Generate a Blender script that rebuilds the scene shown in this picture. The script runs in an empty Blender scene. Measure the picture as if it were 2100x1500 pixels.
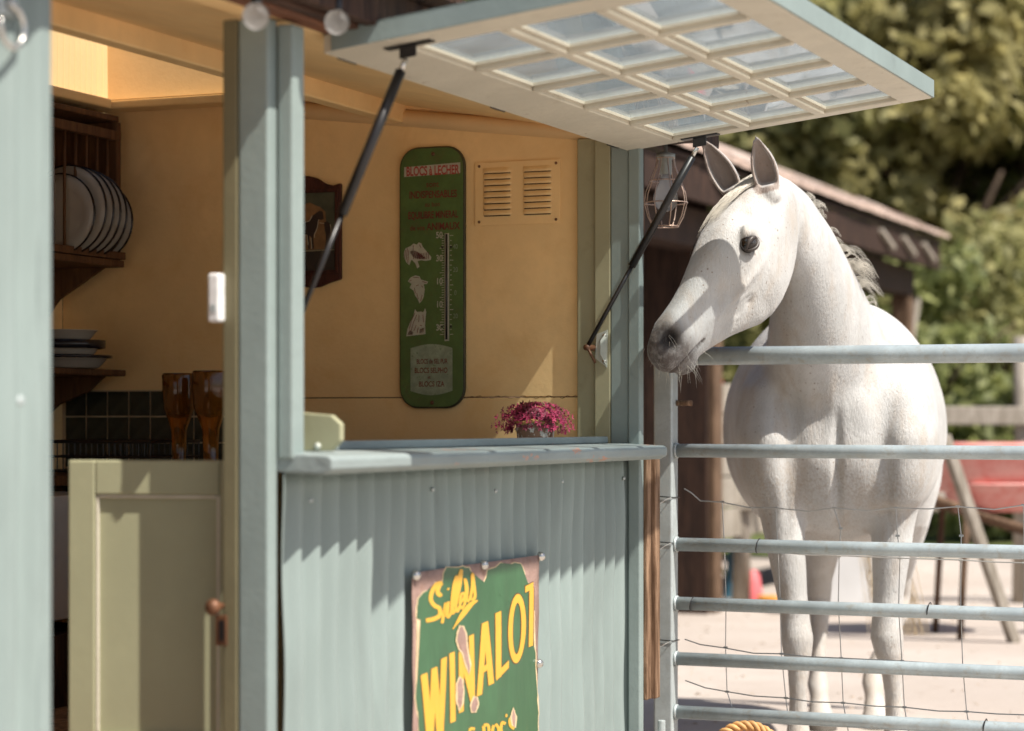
import bpy, bmesh, math, random
import numpy as np
from mathutils import Vector, Matrix, Quaternion

random.seed(7)
rng = np.random.default_rng(7)
scene = bpy.context.scene
COL = scene.collection

# ------------------------------------------------------------------ camera
F = 4770.0                      # focal length in photo pixels (2100 wide)
HC = 1.13                       # eye height
HY = 865.0                      # horizon row in the photo
cam = bpy.data.cameras.new('camera')
cam.sensor_width = 36.0
cam.lens = F / 2100.0 * 36.0
cam.shift_y = (HY - 750.0) / 2100.0
cam.clip_start = 0.05
cam.clip_end = 800.0
cam.dof.use_dof = True
cam.dof.focus_distance = 6.55
cam.dof.aperture_fstop = 2.3
camo = bpy.data.objects.new('camera', cam)
COL.objects.link(camo)
camo.location = (0, 0, HC)
camo.rotation_euler = (math.radians(90), 0, 0)
scene.camera = camo

# ------------------------------------------------------------------ sky, sun, exposure
SUN = Vector((-0.821, 0.631, -1.46)).normalized()      # travel direction of the light
world = bpy.data.worlds.new('World')
scene.world = world
world.use_nodes = True
wn = world.node_tree
sky = wn.nodes.new('ShaderNodeTexSky')
sky.sky_type = 'NISHITA'
sky.sun_disc = False
sky.sun_elevation = math.asin(-SUN.z)
sky.sun_rotation = math.atan2(-SUN.x, -SUN.y)
sky.dust_density = 1.6
bg = wn.nodes['Background']
bg.inputs['Strength'].default_value = 0.075
wn.links.new(sky.outputs[0], bg.inputs['Color'])
sl = bpy.data.lights.new('sun', 'SUN')
sl.energy = 5.0
sl.angle = math.radians(0.55)
sl.color = (1.0, 0.94, 0.85)
so = bpy.data.objects.new('sun', sl)
so.rotation_euler = SUN.to_track_quat('-Z', 'Y').to_euler()
so.location = (6, -4, 10)
COL.objects.link(so)
scene.view_settings.view_transform = 'Standard'
scene.view_settings.look = 'None'
scene.view_settings.exposure = 0.58
scene.view_settings.gamma = 1.0
scene.cycles.max_bounces = 10
scene.cycles.diffuse_bounces = 5
scene.cycles.transparent_max_bounces = 16
scene.cycles.transmission_bounces = 8
scene.cycles.use_denoising = True
scene.cycles.caustics_reflective = False
scene.cycles.caustics_refractive = False

# ------------------------------------------------------------------ frames
def P(px, py, D):
    return Vector(((px - 1050) / F * D, D, HC + (HY - py) / F * D))

OX, OY = -0.473, 4.8
CU, SU = 0.3817, 0.9243                       # kiosk wall direction in plan
KR = math.atan2(SU, CU)
def K(u, v, z):                               # kiosk frame -> world
    return Vector((OX + CU*u - SU*v, OY + SU*u + CU*v, z))
def k_u(px, v):
    q = (px - 1050) / F
    return (q*(OY + CU*v) - OX + SU*v) / (CU - SU*q)
def k_v(px, u):
    q = (px - 1050) / F
    return (OX + CU*u - q*(OY + SU*u)) / (SU + CU*q)
def k_z(py, u, v):
    return HC + (HY - py) / F * (OY + SU*u + CU*v)

# ------------------------------------------------------------------ object helpers
def tag(o, label=None, cat=None, group=None, kind=None):
    if label: o['label'] = label
    if cat: o['category'] = cat
    if group: o['group'] = group
    if kind: o['kind'] = kind
    return o
def thing(name, label, cat, loc=(0, 0, 0), rotz=0.0, group=None):
    o = bpy.data.objects.new(name, None)
    o.empty_display_size = 0.1
    COL.objects.link(o)
    o.location = loc
    o.rotation_euler = (0, 0, rotz)
    return tag(o, label, cat, group)
def link(name, me, m=None, parent=None):
    o = bpy.data.objects.new(name, me)
    COL.objects.link(o)
    if m is not None and not me.materials: me.materials.append(m)
    if parent is not None: o.parent = parent
    return o
def np_mesh(name, V, Fq):
    V = np.asarray(V, dtype=np.float32); Fq = np.asarray(Fq, dtype=np.int32)
    me = bpy.data.meshes.new(name)
    n, k = Fq.shape
    me.vertices.add(len(V)); me.vertices.foreach_set('co', V.ravel())
    me.loops.add(n*k); me.loops.foreach_set('vertex_index', Fq.ravel())
    me.polygons.add(n)
    me.polygons.foreach_set('loop_start', np.arange(0, n*k, k, dtype=np.int32))
    me.polygons.foreach_set('loop_total', np.full(n, k, dtype=np.int32))
    me.update(calc_edges=True)
    return me

class MB:
    def __init__(s): s.v = []; s.f = []
    def add(s, vs, fs):
        b = len(s.v); s.v += [tuple(p) for p in vs]; s.f += [tuple(b+i for i in q) for q in fs]; return s
    def box(s, x0, x1, y0, y1, z0, z1):
        return s.add([(x0,y0,z0),(x1,y0,z0),(x1,y1,z0),(x0,y1,z0),(x0,y0,z1),(x1,y0,z1),(x1,y1,z1),(x0,y1,z1)],
                     [(3,2,1,0),(4,5,6,7),(0,1,5,4),(1,2,6,5),(2,3,7,6),(3,0,4,7)])
    def beam(s, a, b, w, h, up=(0,0,1)):
        a = Vector(a); b = Vector(b); d = (b-a).normalized(); up = Vector(up)
        x = d.cross(up)
        if x.length < 1e-4: x = d.cross(Vector((1,0,0)))
        x.normalize(); y = x.cross(d)
        o = [(-w/2,-h/2),(w/2,-h/2),(w/2,h/2),(-w/2,h/2)]
        vs = [a + x*p + y*q for p, q in o] + [b + x*p + y*q for p, q in o]
        return s.add(vs, [(3,2,1,0),(4,5,6,7),(0,1,5,4),(1,2,6,5),(2,3,7,6),(3,0,4,7)])
    def extrude(s, pts, vec):
        n = len(pts); vec = Vector(vec); pts = [Vector(p) for p in pts]
        return s.add(pts + [p+vec for p in pts],
                     [tuple(range(n-1,-1,-1)), tuple(range(n,2*n))] + [(i,(i+1)%n,n+(i+1)%n,n+i) for i in range(n)])
    def tube(s, pts, r, n=8, cap=True, closed=False):
        pts = [Vector(p) for p in pts]; m = len(pts)
        rs = r if isinstance(r, (list, tuple)) else [r]*m
        tang = []
        for i in range(m):
            if closed: d = pts[(i+1)%m]-pts[i-1]
            else: d = pts[min(i+1,m-1)]-pts[max(i-1,0)]
            tang.append(d.normalized() if d.length > 1e-9 else Vector((0,0,1)))
        ref = Vector((0,0,1)) if abs(tang[0].z) < .9 else Vector((1,0,0))
        x = tang[0].cross(ref).normalized()
        vs = []
        for i in range(m):
            x = (x - tang[i]*x.dot(tang[i]))
            if x.length < 1e-6: x = tang[i].orthogonal()
            x.normalize(); y = tang[i].cross(x)
            for k in range(n):
                a = 2*math.pi*k/n
                vs.append(pts[i] + (x*math.cos(a)+y*math.sin(a))*rs[i])
        fs = []
        for i in range(m if closed else m-1):
            j = (i+1) % m
            for k in range(n):
                fs.append((i*n+k, i*n+(k+1)%n, j*n+(k+1)%n, j*n+k))
        if cap and not closed:
            fs.append(tuple(range(n-1,-1,-1))); fs.append(tuple((m-1)*n+k for k in range(n)))
        return s.add(vs, fs)
    def lathe(s, prof, c=(0,0,0), n=24, axis='z', cap=True):
        vs = []
        for r, h in prof:
            for k in range(n):
                a = 2*math.pi*k/n; x, y = r*math.cos(a), r*math.sin(a)
                if axis == 'z': p = (c[0]+x, c[1]+y, c[2]+h)
                elif axis == 'x': p = (c[0]+h, c[1]+x, c[2]+y)
                else: p = (c[0]+y, c[1]+h, c[2]+x)
                vs.append(p)
        m = len(prof); fs = []
        for i in range(m-1):
            for k in range(n):
                fs.append((i*n+k, i*n+(k+1)%n, (i+1)*n+(k+1)%n, (i+1)*n+k))
        if cap and prof[0][0] > 1e-5: fs.append(tuple(range(n-1,-1,-1)))
        if cap and prof[-1][0] > 1e-5: fs.append(tuple((m-1)*n+k for k in range(n)))
        return s.add(vs, fs)
    def mesh(s, name, smooth=False):
        me = bpy.data.meshes.new(name)
        me.from_pydata([tuple(p) for p in s.v], [], s.f); me.update()
        bm = bmesh.new(); bm.from_mesh(me)
        bmesh.ops.remove_doubles(bm, verts=bm.verts, dist=1e-6)
        bmesh.ops.recalc_face_normals(bm, faces=bm.faces); bm.to_mesh(me); bm.free()
        if smooth: me.polygons.foreach_set('use_smooth', [True]*len(me.polygons))
        return me
    def build(s, name, m, parent=None, smooth=False, bevel=0.0, seg=2, auto=False):
        o = link(name, s.mesh(name, smooth), m, parent)
        if bevel:
            b = o.modifiers.new('bevel', 'BEVEL'); b.width = bevel; b.segments = seg; b.limit_method = 'ANGLE'
        return o

def text(body, size, m, parent, origin, xdir, ydir, xs=1.0, bold=0.0, depth=0.0006, align='CENTER', name='lettering'):
    cu = bpy.data.curves.new('t', 'FONT'); cu.body = body; cu.size = 1.0; cu.align_x = align
    cu.offset = bold; cu.extrude = 0.0
    t = bpy.data.objects.new('t', cu); COL.objects.link(t)
    bpy.context.view_layer.update()
    me = bpy.data.meshes.new_from_object(t.evaluated_get(bpy.context.evaluated_depsgraph_get()))
    bpy.data.objects.remove(t); bpy.data.curves.remove(cu)
    me.name = name; me.materials.clear()
    xd = Vector(xdir); yd = Vector(ydir); o = Vector(origin)
    for v in me.vertices:
        v.co = o + xd*(v.co.x*size*xs) + yd*(v.co.y*size)
    return link(name, me, m, parent)

# ------------------------------------------------------------------ materials
def NT(name):
    m = bpy.data.materials.new(name); m.use_nodes = True
    nt = m.node_tree; nt.nodes.clear()
    out = nt.nodes.new('ShaderNodeOutputMaterial')
    return m, nt, out
def nd(nt, t, **kw):
    n = nt.nodes.new(t)
    for k, v in kw.items():
        if k.startswith('_'): n.inputs[k[1:].replace('_', ' ')].default_value = v
        else: setattr(n, k, v)
    return n
def rgba(c): return (c[0], c[1], c[2], 1.0)
def mixc(nt, fac, a, b, mode='MIX'):
    n = nt.nodes.new('ShaderNodeMix'); n.data_type = 'RGBA'; n.blend_type = mode
    for sock, val in ((n.inputs[0], fac), (n.inputs[6], a), (n.inputs[7], b)):
        if hasattr(val, 'is_linked') or hasattr(val, 'links'): nt.links.new(val, sock)
        elif isinstance(val, (int, float)): sock.default_value = val
        else: sock.default_value = rgba(val)
    return n.outputs[2]
def ramp(nt, src, p0, p1, c0=0.0, c1=1.0):
    n = nt.nodes.new('ShaderNodeMapRange'); n.inputs[1].default_value = p0; n.inputs[2].default_value = p1
    n.inputs[3].default_value = c0; n.inputs[4].default_value = c1; n.interpolation_type = 'SMOOTHSTEP'
    nt.links.new(src, n.inputs[0]); return n.outputs[0]
def noise(nt, vec, scale, detail=4, rough=.55, dist=0.0):
    n = nd(nt, 'ShaderNodeTexNoise'); n.inputs['Scale'].default_value = scale
    n.inputs['Detail'].default_value = detail; n.inputs['Roughness'].default_value = rough
    n.inputs['Distortion'].default_value = dist
    nt.links.new(vec, n.inputs['Vector']); return n.outputs[0]
def coords(nt, scale=(1,1,1)):
    tc = nd(nt, 'ShaderNodeTexCoord'); mp = nd(nt, 'ShaderNodeMapping'); mp.inputs['Scale'].default_value = scale
    nt.links.new(tc.outputs['Object'], mp.inputs['Vector']); return mp.outputs[0]

def paint(name, col, rough=.6, var=.16, vs=5.0, dirt=None, dirt_thr=(.55,.75), chip=None, chip_thr=(.66,.68), chip_s=28,
          bump=.12, bs=70, metallic=0.0, stretch=(1,1,1), spec=.4):
    m, nt, out = NT(name)
    b = nd(nt, 'ShaderNodeBsdfPrincipled'); nt.links.new(b.outputs[0], out.inputs[0])
    vec = coords(nt, stretch)
    n1 = noise(nt, vec, vs, 5); c = mixc(nt, ramp(nt, n1, .3, .7), [x*(1-var) for x in col], [min(1, x*(1+var*.6)) for x in col])
    n4 = noise(nt, vec, vs*9, 4); c = mixc(nt, ramp(nt, n4, .35, .75, 0, .5), c, [x*(1-var) for x in col])
    if dirt:
        n2 = noise(nt, vec, vs*2.3, 8, .7, .3); c = mixc(nt, ramp(nt, n2, dirt_thr[0], dirt_thr[1], 0, .7), c, dirt)
    if chip:
        n3 = noise(nt, vec, chip_s, 6, .65); c = mixc(nt, ramp(nt, n3, *chip_thr), c, chip)
    nt.links.new(c, b.inputs['Base Color'])
    b.inputs['Roughness'].default_value = rough; b.inputs['Metallic'].default_value = metallic
    b.inputs['Specular IOR Level'].default_value = spec
    if bump:
        bp = nd(nt, 'ShaderNodeBump'); bp.inputs['Strength'].default_value = bump; bp.inputs['Distance'].default_value = .01
        nt.links.new(noise(nt, vec, bs, 5), bp.inputs['Height']); nt.links.new(bp.outputs[0], b.inputs['Normal'])
    return m
def wood(name, col, dark, scale=(3,3,.35), rough=.75, bump=.4):
    m, nt, out = NT(name)
    b = nd(nt, 'ShaderNodeBsdfPrincipled'); nt.links.new(b.outputs[0], out.inputs[0])
    vec = coords(nt, scale)
    n1 = noise(nt, vec, 14, 8, .65, .6); c = mixc(nt, ramp(nt, n1, .35, .68), dark, col)
    n2 = noise(nt, coords(nt), 6, 5); c = mixc(nt, ramp(nt, n2, .45, .75, 0, .6), c, dark)
    nt.links.new(c, b.inputs['Base Color']); b.inputs['Roughness'].default_value = rough
    b.inputs['Specular IOR Level'].default_value = .3
    bp = nd(nt, 'ShaderNodeBump'); bp.inputs['Strength'].default_value = bump; bp.inputs['Distance'].default_value = .01
    nt.links.new(n1, bp.inputs['Height']); nt.links.new(bp.outputs[0], b.inputs['Normal'])
    return m
def glass(name, tint=(.93,.97,.98), dirt=.12, veilcol=(.75,.82,.84), gl=.10):
    m, nt, out = NT(name)
    tr = nd(nt, 'ShaderNodeBsdfTransparent'); tr.inputs[0].default_value = rgba(tint)
    gs = nd(nt, 'ShaderNodeBsdfGlossy'); gs.inputs['Roughness'].default_value = .03
    df = nd(nt, 'ShaderNodeBsdfTranslucent'); df.inputs[0].default_value = rgba(veilcol)
    vec = coords(nt)
    n1 = noise(nt, vec, 5, 7, .65, .4)
    mx = nd(nt, 'ShaderNodeMixShader'); nt.links.new(ramp(nt, n1, .3, .8, dirt*.8, dirt*1.3), mx.inputs[0])
    nt.links.new(tr.outputs[0], mx.inputs[1]); nt.links.new(df.outputs[0], mx.inputs[2])
    fr = nd(nt, 'ShaderNodeFresnel'); fr.inputs['IOR'].default_value = 1.22
    m2 = nd(nt, 'ShaderNodeMixShader'); nt.links.new(fr.outputs[0], m2.inputs[0])
    nt.links.new(mx.outputs[0], m2.inputs[1]); nt.links.new(gs.outputs[0], m2.inputs[2])
    nt.links.new(m2.outputs[0], out.inputs[0])
    return m
def plain(name, col, rough=.5, metallic=0.0, spec=.5, trans=0.0, var=.1):
    m, nt, out = NT(name)
    b = nd(nt, 'ShaderNodeBsdfPrincipled'); nt.links.new(b.outputs[0], out.inputs[0])
    n1 = noise(nt, coords(nt), 22, 4)
    nt.links.new(mixc(nt, ramp(nt, n1, .3, .7), [x*(1-var) for x in col], [min(1, x*(1+var)) for x in col]), b.inputs['Base Color'])
    b.inputs['Roughness'].default_value = rough; b.inputs['Metallic'].default_value = metallic
    b.inputs['Specular IOR Level'].default_value = spec
    b.inputs['Transmission Weight'].default_value = trans
    return m

BLUE = (.250, .305, .292)
M = {}
M['blue'] = paint('blue_grey_paint', BLUE, .5, .10, 3, dirt=(.13,.15,.14), dirt_thr=(.6,.85), chip=(.60,.52,.44), chip_thr=(.70,.715), bump=.08)
M['blue_sheet'] = paint('blue_grey_sheet_paint', (.256,.312,.298), .48, .16, 2.0, dirt=(.18,.21,.20), dirt_thr=(.48,.8), chip=(.45,.36,.30), chip_thr=(.755,.77), chip_s=22, bump=.05, stretch=(1,1,.25))
M['blue_wood'] = paint('chipped_counter_paint', (.285,.335,.33), .6, .18, 4, dirt=(.3,.3,.27), chip=(.46,.27,.20), chip_thr=(.63,.65), chip_s=13, bump=.3, bs=40, stretch=(.35,1,1))
M['olive'] = paint('olive_green_paint', (.36,.34,.215), .55, .10, 4, dirt=(.24,.22,.13), bump=.06)
M['olive_shaded'] = paint('shaded_olive_paint', (.17,.15,.085), .55, .10, 4, bump=.06)  # olive darkened to put the door stop's shade into its colour
M['door'] = paint('pale_green_door_paint', (.36,.355,.225), .5, .08, 3, dirt=(.33,.30,.18), dirt_thr=(.6,.9), bump=.04)
M['cream'] = paint('weathered_cream_paint', (.60,.555,.45), .6, .10, 4, dirt=(.38,.33,.24), dirt_thr=(.55,.8), chip=(.30,.21,.13), chip_thr=(.69,.71), chip_s=26, bump=.15)
M['ochre'] = paint('ochre_wall_paint', (.92,.64,.31), .62, .10, 2.2, dirt=(.78,.48,.19), dirt_thr=(.45,.8), bump=.10, bs=90)
M['ochre_pale'] = paint('pale_ochre_paint', (.80,.54,.27), .6, .07, 3, bump=.08)
M['cab0'] = wood('brown_crack', (.20,.10,.035), (.12,.06,.02))
M['dark_wood'] = wood('dark_brown_timber', (.075,.038,.022), (.025,.012,.008))
M['batten'] = wood('weathered_brown_timber', (.34,.215,.135), (.11,.06,.032))
M['roof_dark'] = wood('dark_eave_boards', (.10,.05,.03), (.03,.014,.009), (.35,3,3))
M['red_eave'] = wood('reddish_eave_batten', (.24,.10,.05), (.09,.04,.025), (.35,3,3))
M['galv'] = paint('galvanised_steel', (.47,.52,.52), .45, .14, 14, dirt=(.36,.38,.36), dirt_thr=(.5,.75), bump=.05, metallic=.25, spec=.5)
M['galv_tube'] = paint('galvanised_tube', (.44,.51,.535), .42, .16, 12, dirt=(.34,.33,.29), dirt_thr=(.5,.72), bump=.04, metallic=.25)
M['wire'] = plain('galvanised_wire', (.48,.47,.45), .45, .7)
M['black'] = plain('black_strut_paint', (.012,.010,.010), .35)
M['chrome'] = plain('bright_steel', (.62,.60,.56), .25, .9)
M['bracket'] = plain('painted_steel_bracket', (.55,.58,.52), .45, .3)
M['rust'] = paint('rusty_plate', (.36,.235,.195), .75, .22, 14, dirt=(.24,.12,.07), dirt_thr=(.5,.72), bump=.3, bs=120)
M['brass'] = plain('aged_brass', (.15,.065,.03), .55, .25, var=.3)
M['pane'] = glass('dusty_sky_toned_glass', (.96,.99,1.0), dirt=.25, veilcol=(.84,.93,.97))  # dust film whose pale blue also stands in for bright sky behind
M['clear'] = glass('clear_glass', dirt=.02)

# ------------------------------------------------------------------ ground and meadow
def ground_mat():
    m, nt, out = NT('pale_dusty_concrete')
    b = nd(nt, 'ShaderNodeBsdfPrincipled'); nt.links.new(b.outputs[0], out.inputs[0])
    vec = coords(nt)
    n1 = noise(nt, vec, .8, 6, .6); c = mixc(nt, ramp(nt, n1, .35, .7), (.43,.37,.325), (.51,.455,.41))
    n2 = noise(nt, vec, 9, 8, .7); c = mixc(nt, ramp(nt, n2, .5, .75, 0, .55), c, (.40,.33,.28))
    n3 = noise(nt, vec, 45, 3, .6); c = mixc(nt, ramp(nt, n3, .62, .72, 0, .6), c, (.33,.27,.22))
    nt.links.new(c, b.inputs['Base Color']); b.inputs['Roughness'].default_value = .9
    bp = nd(nt, 'ShaderNodeBump'); bp.inputs['Strength'].default_value = .4; bp.inputs['Distance'].default_value = .02
    nt.links.new(n2, bp.inputs['Height']); nt.links.new(bp.outputs[0], b.inputs['Normal'])
    return m
M['ground'] = ground_mat()
g = MB(); g.add([(-300,-300,0),(300,-300,0),(300,400,0),(-300,400,0)], [(0,1,2,3)])
tag(g.build('ground', M['ground']), kind='structure')
M['grass'] = paint('meadow_grass', (.10,.13,.035), .9, .35, 1.5, dirt=(.17,.15,.055), dirt_thr=(.45,.7), bump=.6, bs=25)
g = MB(); xs = np.linspace(-25, 70, 40); ys = np.linspace(19.2, 140, 50)
vs = []; fs = []
for j, y in enumerate(ys):
    for i, x in enumerate(xs):
        e = max(0, y-19.2-1.2*math.sin(x*.5))
        vs.append((x, y + .35*math.sin(x*1.7)*(j == 0), .006 + .05*(1-math.exp(-e*.5)) + .055*max(0, y-24) + .15*math.sin(x*.3+y*.2)*min(1, e/6)*.5))
for j in range(len(ys)-1):
    for i in range(len(xs)-1):
        a = j*len(xs)+i; fs.append((a, a+1, a+1+len(xs), a+len(xs)))
g.add(vs, fs)
tag(g.build('meadow_bank', M['grass'], smooth=True), kind='structure')

# ------------------------------------------------------------------ kiosk (a painted hut with a glazed hatch)
UE = 2.15            # inner face of the end wall
VB = 1.95            # inner face of the long back wall
kiosk = thing('kiosk', 'pale blue-grey painted hut with an open glazed hatch and ochre inside', 'kiosk', (OX, OY, 0), KR)

def corrugated(u0, u1, z0, z1, v=0.0, pitch=.083, amp=.0118, nz=6, phase=0.0, lean=0.0):
    n = int((u1-u0)/pitch*14)
    us = np.linspace(u0, u1, n+1)
    mb = MB(); vs = []; fs = []
    zs = np.linspace(z0, z1, nz+1)
    for z in zs:
        for u in us:
            w = .0025*math.sin(z*9+u*5)+.0018*math.sin(z*17-u*11)
            ph = 2*math.pi*(u-u0)/pitch+phase
            vs.append((u, v - amp*(math.cos(ph)) + w, z))
    for j in range(nz):
        for i in range(n):
            a = j*(n+1)+i; fs.append((a, a+1, a+n+2, a+n+1))
    mb.add(vs, fs); return mb
# the lower wall under the hatch: three lapped sheets
for (a, b, vv) in ((-.02, .73, .0), (.726, 1.43, .0016), (1.426, 2.14, .0)):
    o = corrugated(a, b, .16, 1.03, .0 + vv, nz=24, phase=2*math.pi*(a+.02)/.083).build('corrugated_sheet', M['blue_sheet'], kiosk, smooth=True)
    s = o.modifiers.new('solid', 'SOLIDIFY'); s.thickness = .0012; s.offset = 1
# small fixing screws on the sheets
screw = MB().lathe([(0,-.004),(.004,-.003),(.0055,0),(.0055,.002)], n=10, axis='y').mesh('screw', True)
screw.materials.append(M['galv'])
for i, u in enumerate((.10,.72,1.10,1.56,2.05)):
    o = link('screw', screw, None, kiosk); o.location = (u, -.0135, .965+.008*math.sin(i*2.3))
# wall left of the doorway
o = corrugated(-2.3, -.89, .16, 1.93, .0, nz=24).build('corrugated_sheet', M['blue_sheet'], kiosk, smooth=True)
s = o.modifiers.new('solid', 'SOLIDIFY'); s.thickness = .0012; s.offset = 1
MB().box(-.90, -.856, -.012, .07, .16, 1.93).build('door_jamb', M['blue'], kiosk, bevel=.012, seg=4)
o = link('screw', screw, None, kiosk); o.location = (-.955, -.012, k_z(822, -.955, 0)); o.scale = (1.6,1,1.6)
# jamb between door and hatch
MB().box(-.063, -.022, .0, .07, .16, 1.955).build('door_jamb', M['blue'], kiosk, bevel=.006, seg=3)
MB().box(-.0645, -.030, .0715, .105, .16, 1.955).build('door_stop', M['olive_shaded'], kiosk, bevel=.003)
MB().box(-.030, .023, -.039, -.002, 1.052, 1.945).build('hatch_jamb', M['blue'], kiosk, bevel=.006, seg=3)
MB().box(-.020, .020, .0, .09, 1.052, 1.945).build('jamb_lining', M['olive'], kiosk, bevel=.003)
# jamb at the far end of the hatch
MB().box(2.106, 2.142, -.042, -.006, .16, 1.94).build('hatch_jamb', M['blue'], kiosk, bevel=.004)
MB().box(2.114, 2.148, -.004, .050, 1.05, 1.94).build('hatch_jamb', M['blue'], kiosk, bevel=.003)
MB().box(2.112, 2.148, .0515, .100, 1.05, 1.95).build('jamb_lining', M['olive'], kiosk, bevel=.003)
MB().box(2.126, 2.149, .1015, .160, 1.05, 1.96).build('jamb_lining', M['olive'], kiosk, bevel=.004)
MB().box(2.1505, 2.19, -.028, .06, .32, 1.94).build('corner_post', M['dark_wood'], kiosk, bevel=.003)
MB().box(2.143, 2.182, -.052, -.0295, .32, 1.038).build('timber_batten', M['batten'], kiosk, bevel=.003)
MB().box(2.184, 2.225, -.064, -.0295, .32, 1.036).build('timber_batten', M['batten'], kiosk, bevel=.003)
# inner lining below the counter, floor, back and left walls
MB().box(.0, 2.14, .045, .06, .34, 1.028).build('inner_lining', M['ochre'], kiosk)
MB().box(-2.3, 2.19, .062, VB+.05, .30, .34).build('floor_boards', M['batten'], kiosk)
MB().box(-2.3, -.89, .045, .06, .34, 1.93).build('inner_lining', M['ochre'], kiosk)
mb = MB(); nb = 34
for i in range(nb):
    a = -2.3 + (UE+2.3)*i/nb; b = -2.3 + (UE+2.3)*(i+1)/nb
    mb.box(a+.002, b-.002, VB, VB+.02, .34, 2.2)
mb.box(-2.3, UE, VB+.012, VB+.045, .34, 2.2)
mb.build('back_wall', M['ochre'], kiosk)
for c in ((.0, .25, .30, 2.1), (1.75, VB+.05, .30, 2.1), (.2505, 1.7495, .30, .75), (.2505, 1.7495, 2.0, 2.1)):
    MB().box(-2.34, -2.302, *c).build('side_wall', M['blue_sheet'], kiosk)     # unseen near end, opening added to let fill light in
MB().box(-2.34, -2.302, .70, 1.85, 2.1005, 2.5).build('side_wall', M['blue_sheet'], kiosk)
# end wall with a panel joint; the wooden panel above is coved
endw = MB().box(UE, UE+.035, .161, VB, .34, 1.2015).build('end_wall', M['ochre'], kiosk)
for c in ((.161, VB, 1.2045, 2.16),):
    MB().box(UE+.0005, UE+.035, *c).build('wall_panel', M['ochre'], endw, bevel=.0015)
# cracked joint line
mb = MB(); pts = []
for i in range(60):
    v = .165 + i*.0085; pts.append((UE-.0002, v, 1.203 + .003*math.sin(i*1.9)+.0025*math.sin(i*.7)))
mb.tube(pts, [.0003+.0008*abs(math.sin(i*.9)*math.sin(i*.37)) for i in range(60)], 4); mb.build('joint_crack', M['cab0'], endw)
# coving boards, sloping with the roof: lower edge from (v=.16,z=1.955) to (v=1.2,z=2.08)
def slope_z(v, dz=0): return 1.940 + .118*v + dz
mb = MB()
prof = [(-.0, .0), (-.022, .006), (-.030, .022), (-.026, .040), (-.008, .050), (0, .052)]
n = 24; vs = []; fs = []
for i in range(n+1):
    v = .05 + (1.30-.05)*i/n
    for (du, dz) in prof: vs.append((UE+du, v, slope_z(v, dz)))
k = len(prof)
for i in range(n):
    for j in range(k-1): fs.append((i*k+j, i*k+j+1, (i+1)*k+j+1, (i+1)*k+j))
mb.add(vs, fs); mb.build('coving', M['ochre_pale'], endw, smooth=True)
mb = MB()
mb.extrude([(UE-.010, .05, slope_z(.05,.054)), (UE-.010, 1.30, slope_z(1.30,.054)), (UE-.010, 1.30, slope_z(1.30,.092)), (UE-.010, .05, slope_z(.05,.092))], (.02,0,0))
mb.build('coving_board', M['ochre'], endw, bevel=.002)
mb = MB()
mb.extrude([(UE-.004, .05, slope_z(.05,.094)), (UE-.004, 1.30, slope_z(1.30,.094)), (UE-.004, 1.30, slope_z(1.30,.20)), (UE-.004, .05, slope_z(.05,.20))], (.02,0,0))
mb.build('coving_board', M['ochre'], endw, bevel=.002)

# ceiling, lengthwise beam, raised roof light
mb = MB(); mb.extrude([(-2.3,.0,1.962),(-2.3,.72,2.088),(-2.3,.72,2.10),(-2.3,.0,1.974)], (2.3+UE+.03,0,0)); ceil = mb.build('ceiling', M['ochre'], kiosk)
MB().box(-2.3, UE, .722, .775, 2.035, 2.098).build('ceiling_beam', M['ochre'], kiosk, bevel=.006, seg=3)
MB().box(-2.3, UE, .722, .742, 2.099, 2.118).build('ceiling_beam', M['ochre_pale'], kiosk, bevel=.005)
MB().box(-2.3, UE+.03, .745, .775, 2.1, 2.50).build('roof_light_wall', M['ochre'], kiosk)
MB().box(UE, UE+.03, .776, 1.8, 2.162, 2.50).build('roof_light_wall', M['ochre_pale'], kiosk)
o = corrugated(-2.3, UE, 2.15, 2.50, 1.785, pitch=.032, amp=.004, nz=2).build('roof_light_sheet', M['ochre_pale'], kiosk, smooth=True)
MB().box(UE-.10, UE-.0005, .776, 1.78, 2.118, 2.142).build('roof_light_ledge', M['ochre'], kiosk, bevel=.006)
MB().box(-2.3, UE-.101, 1.70, VB, 2.118, 2.148).build('roof_light_ledge', M['ochre'], kiosk, bevel=.006)
# roof over the raised part; unseen glazed slot shaped to aim sun inside
MB().box(-2.34, UE-.12, .66, 1.50, 2.501, 2.53).build('roof_slab', M['roof_dark'], kiosk)
MB().box(UE-.12, UE+.15, .66, .93, 2.501, 2.53).build('roof_slab', M['roof_dark'], kiosk)
MB().box(-2.34, 1.2, 1.501, 1.90, 2.501, 2.53).build('roof_slab', M['roof_dark'], kiosk)
MB().box(1.2, UE+.15, 1.74, 1.90, 2.501, 2.53).build('roof_slab', M['roof_dark'], kiosk)
MB().box(1.19, UE+.15, .92, 1.75, 2.532, 2.537).build('roof_light_pane', M['clear'], kiosk)
mb = MB(); mb.extrude([(-2.4,-.10,2.000),(-2.4,.76,2.15),(-2.4,.76,2.18),(-2.4,-.10,2.03)], (5.0,0,0)); mb.build('roof_slab', M['roof_dark'], kiosk)
MB().box(-2.4, 2.6, 1.80, 2.12, 2.15, 2.18).build('roof_slab', M['roof_dark'], kiosk)
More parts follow.
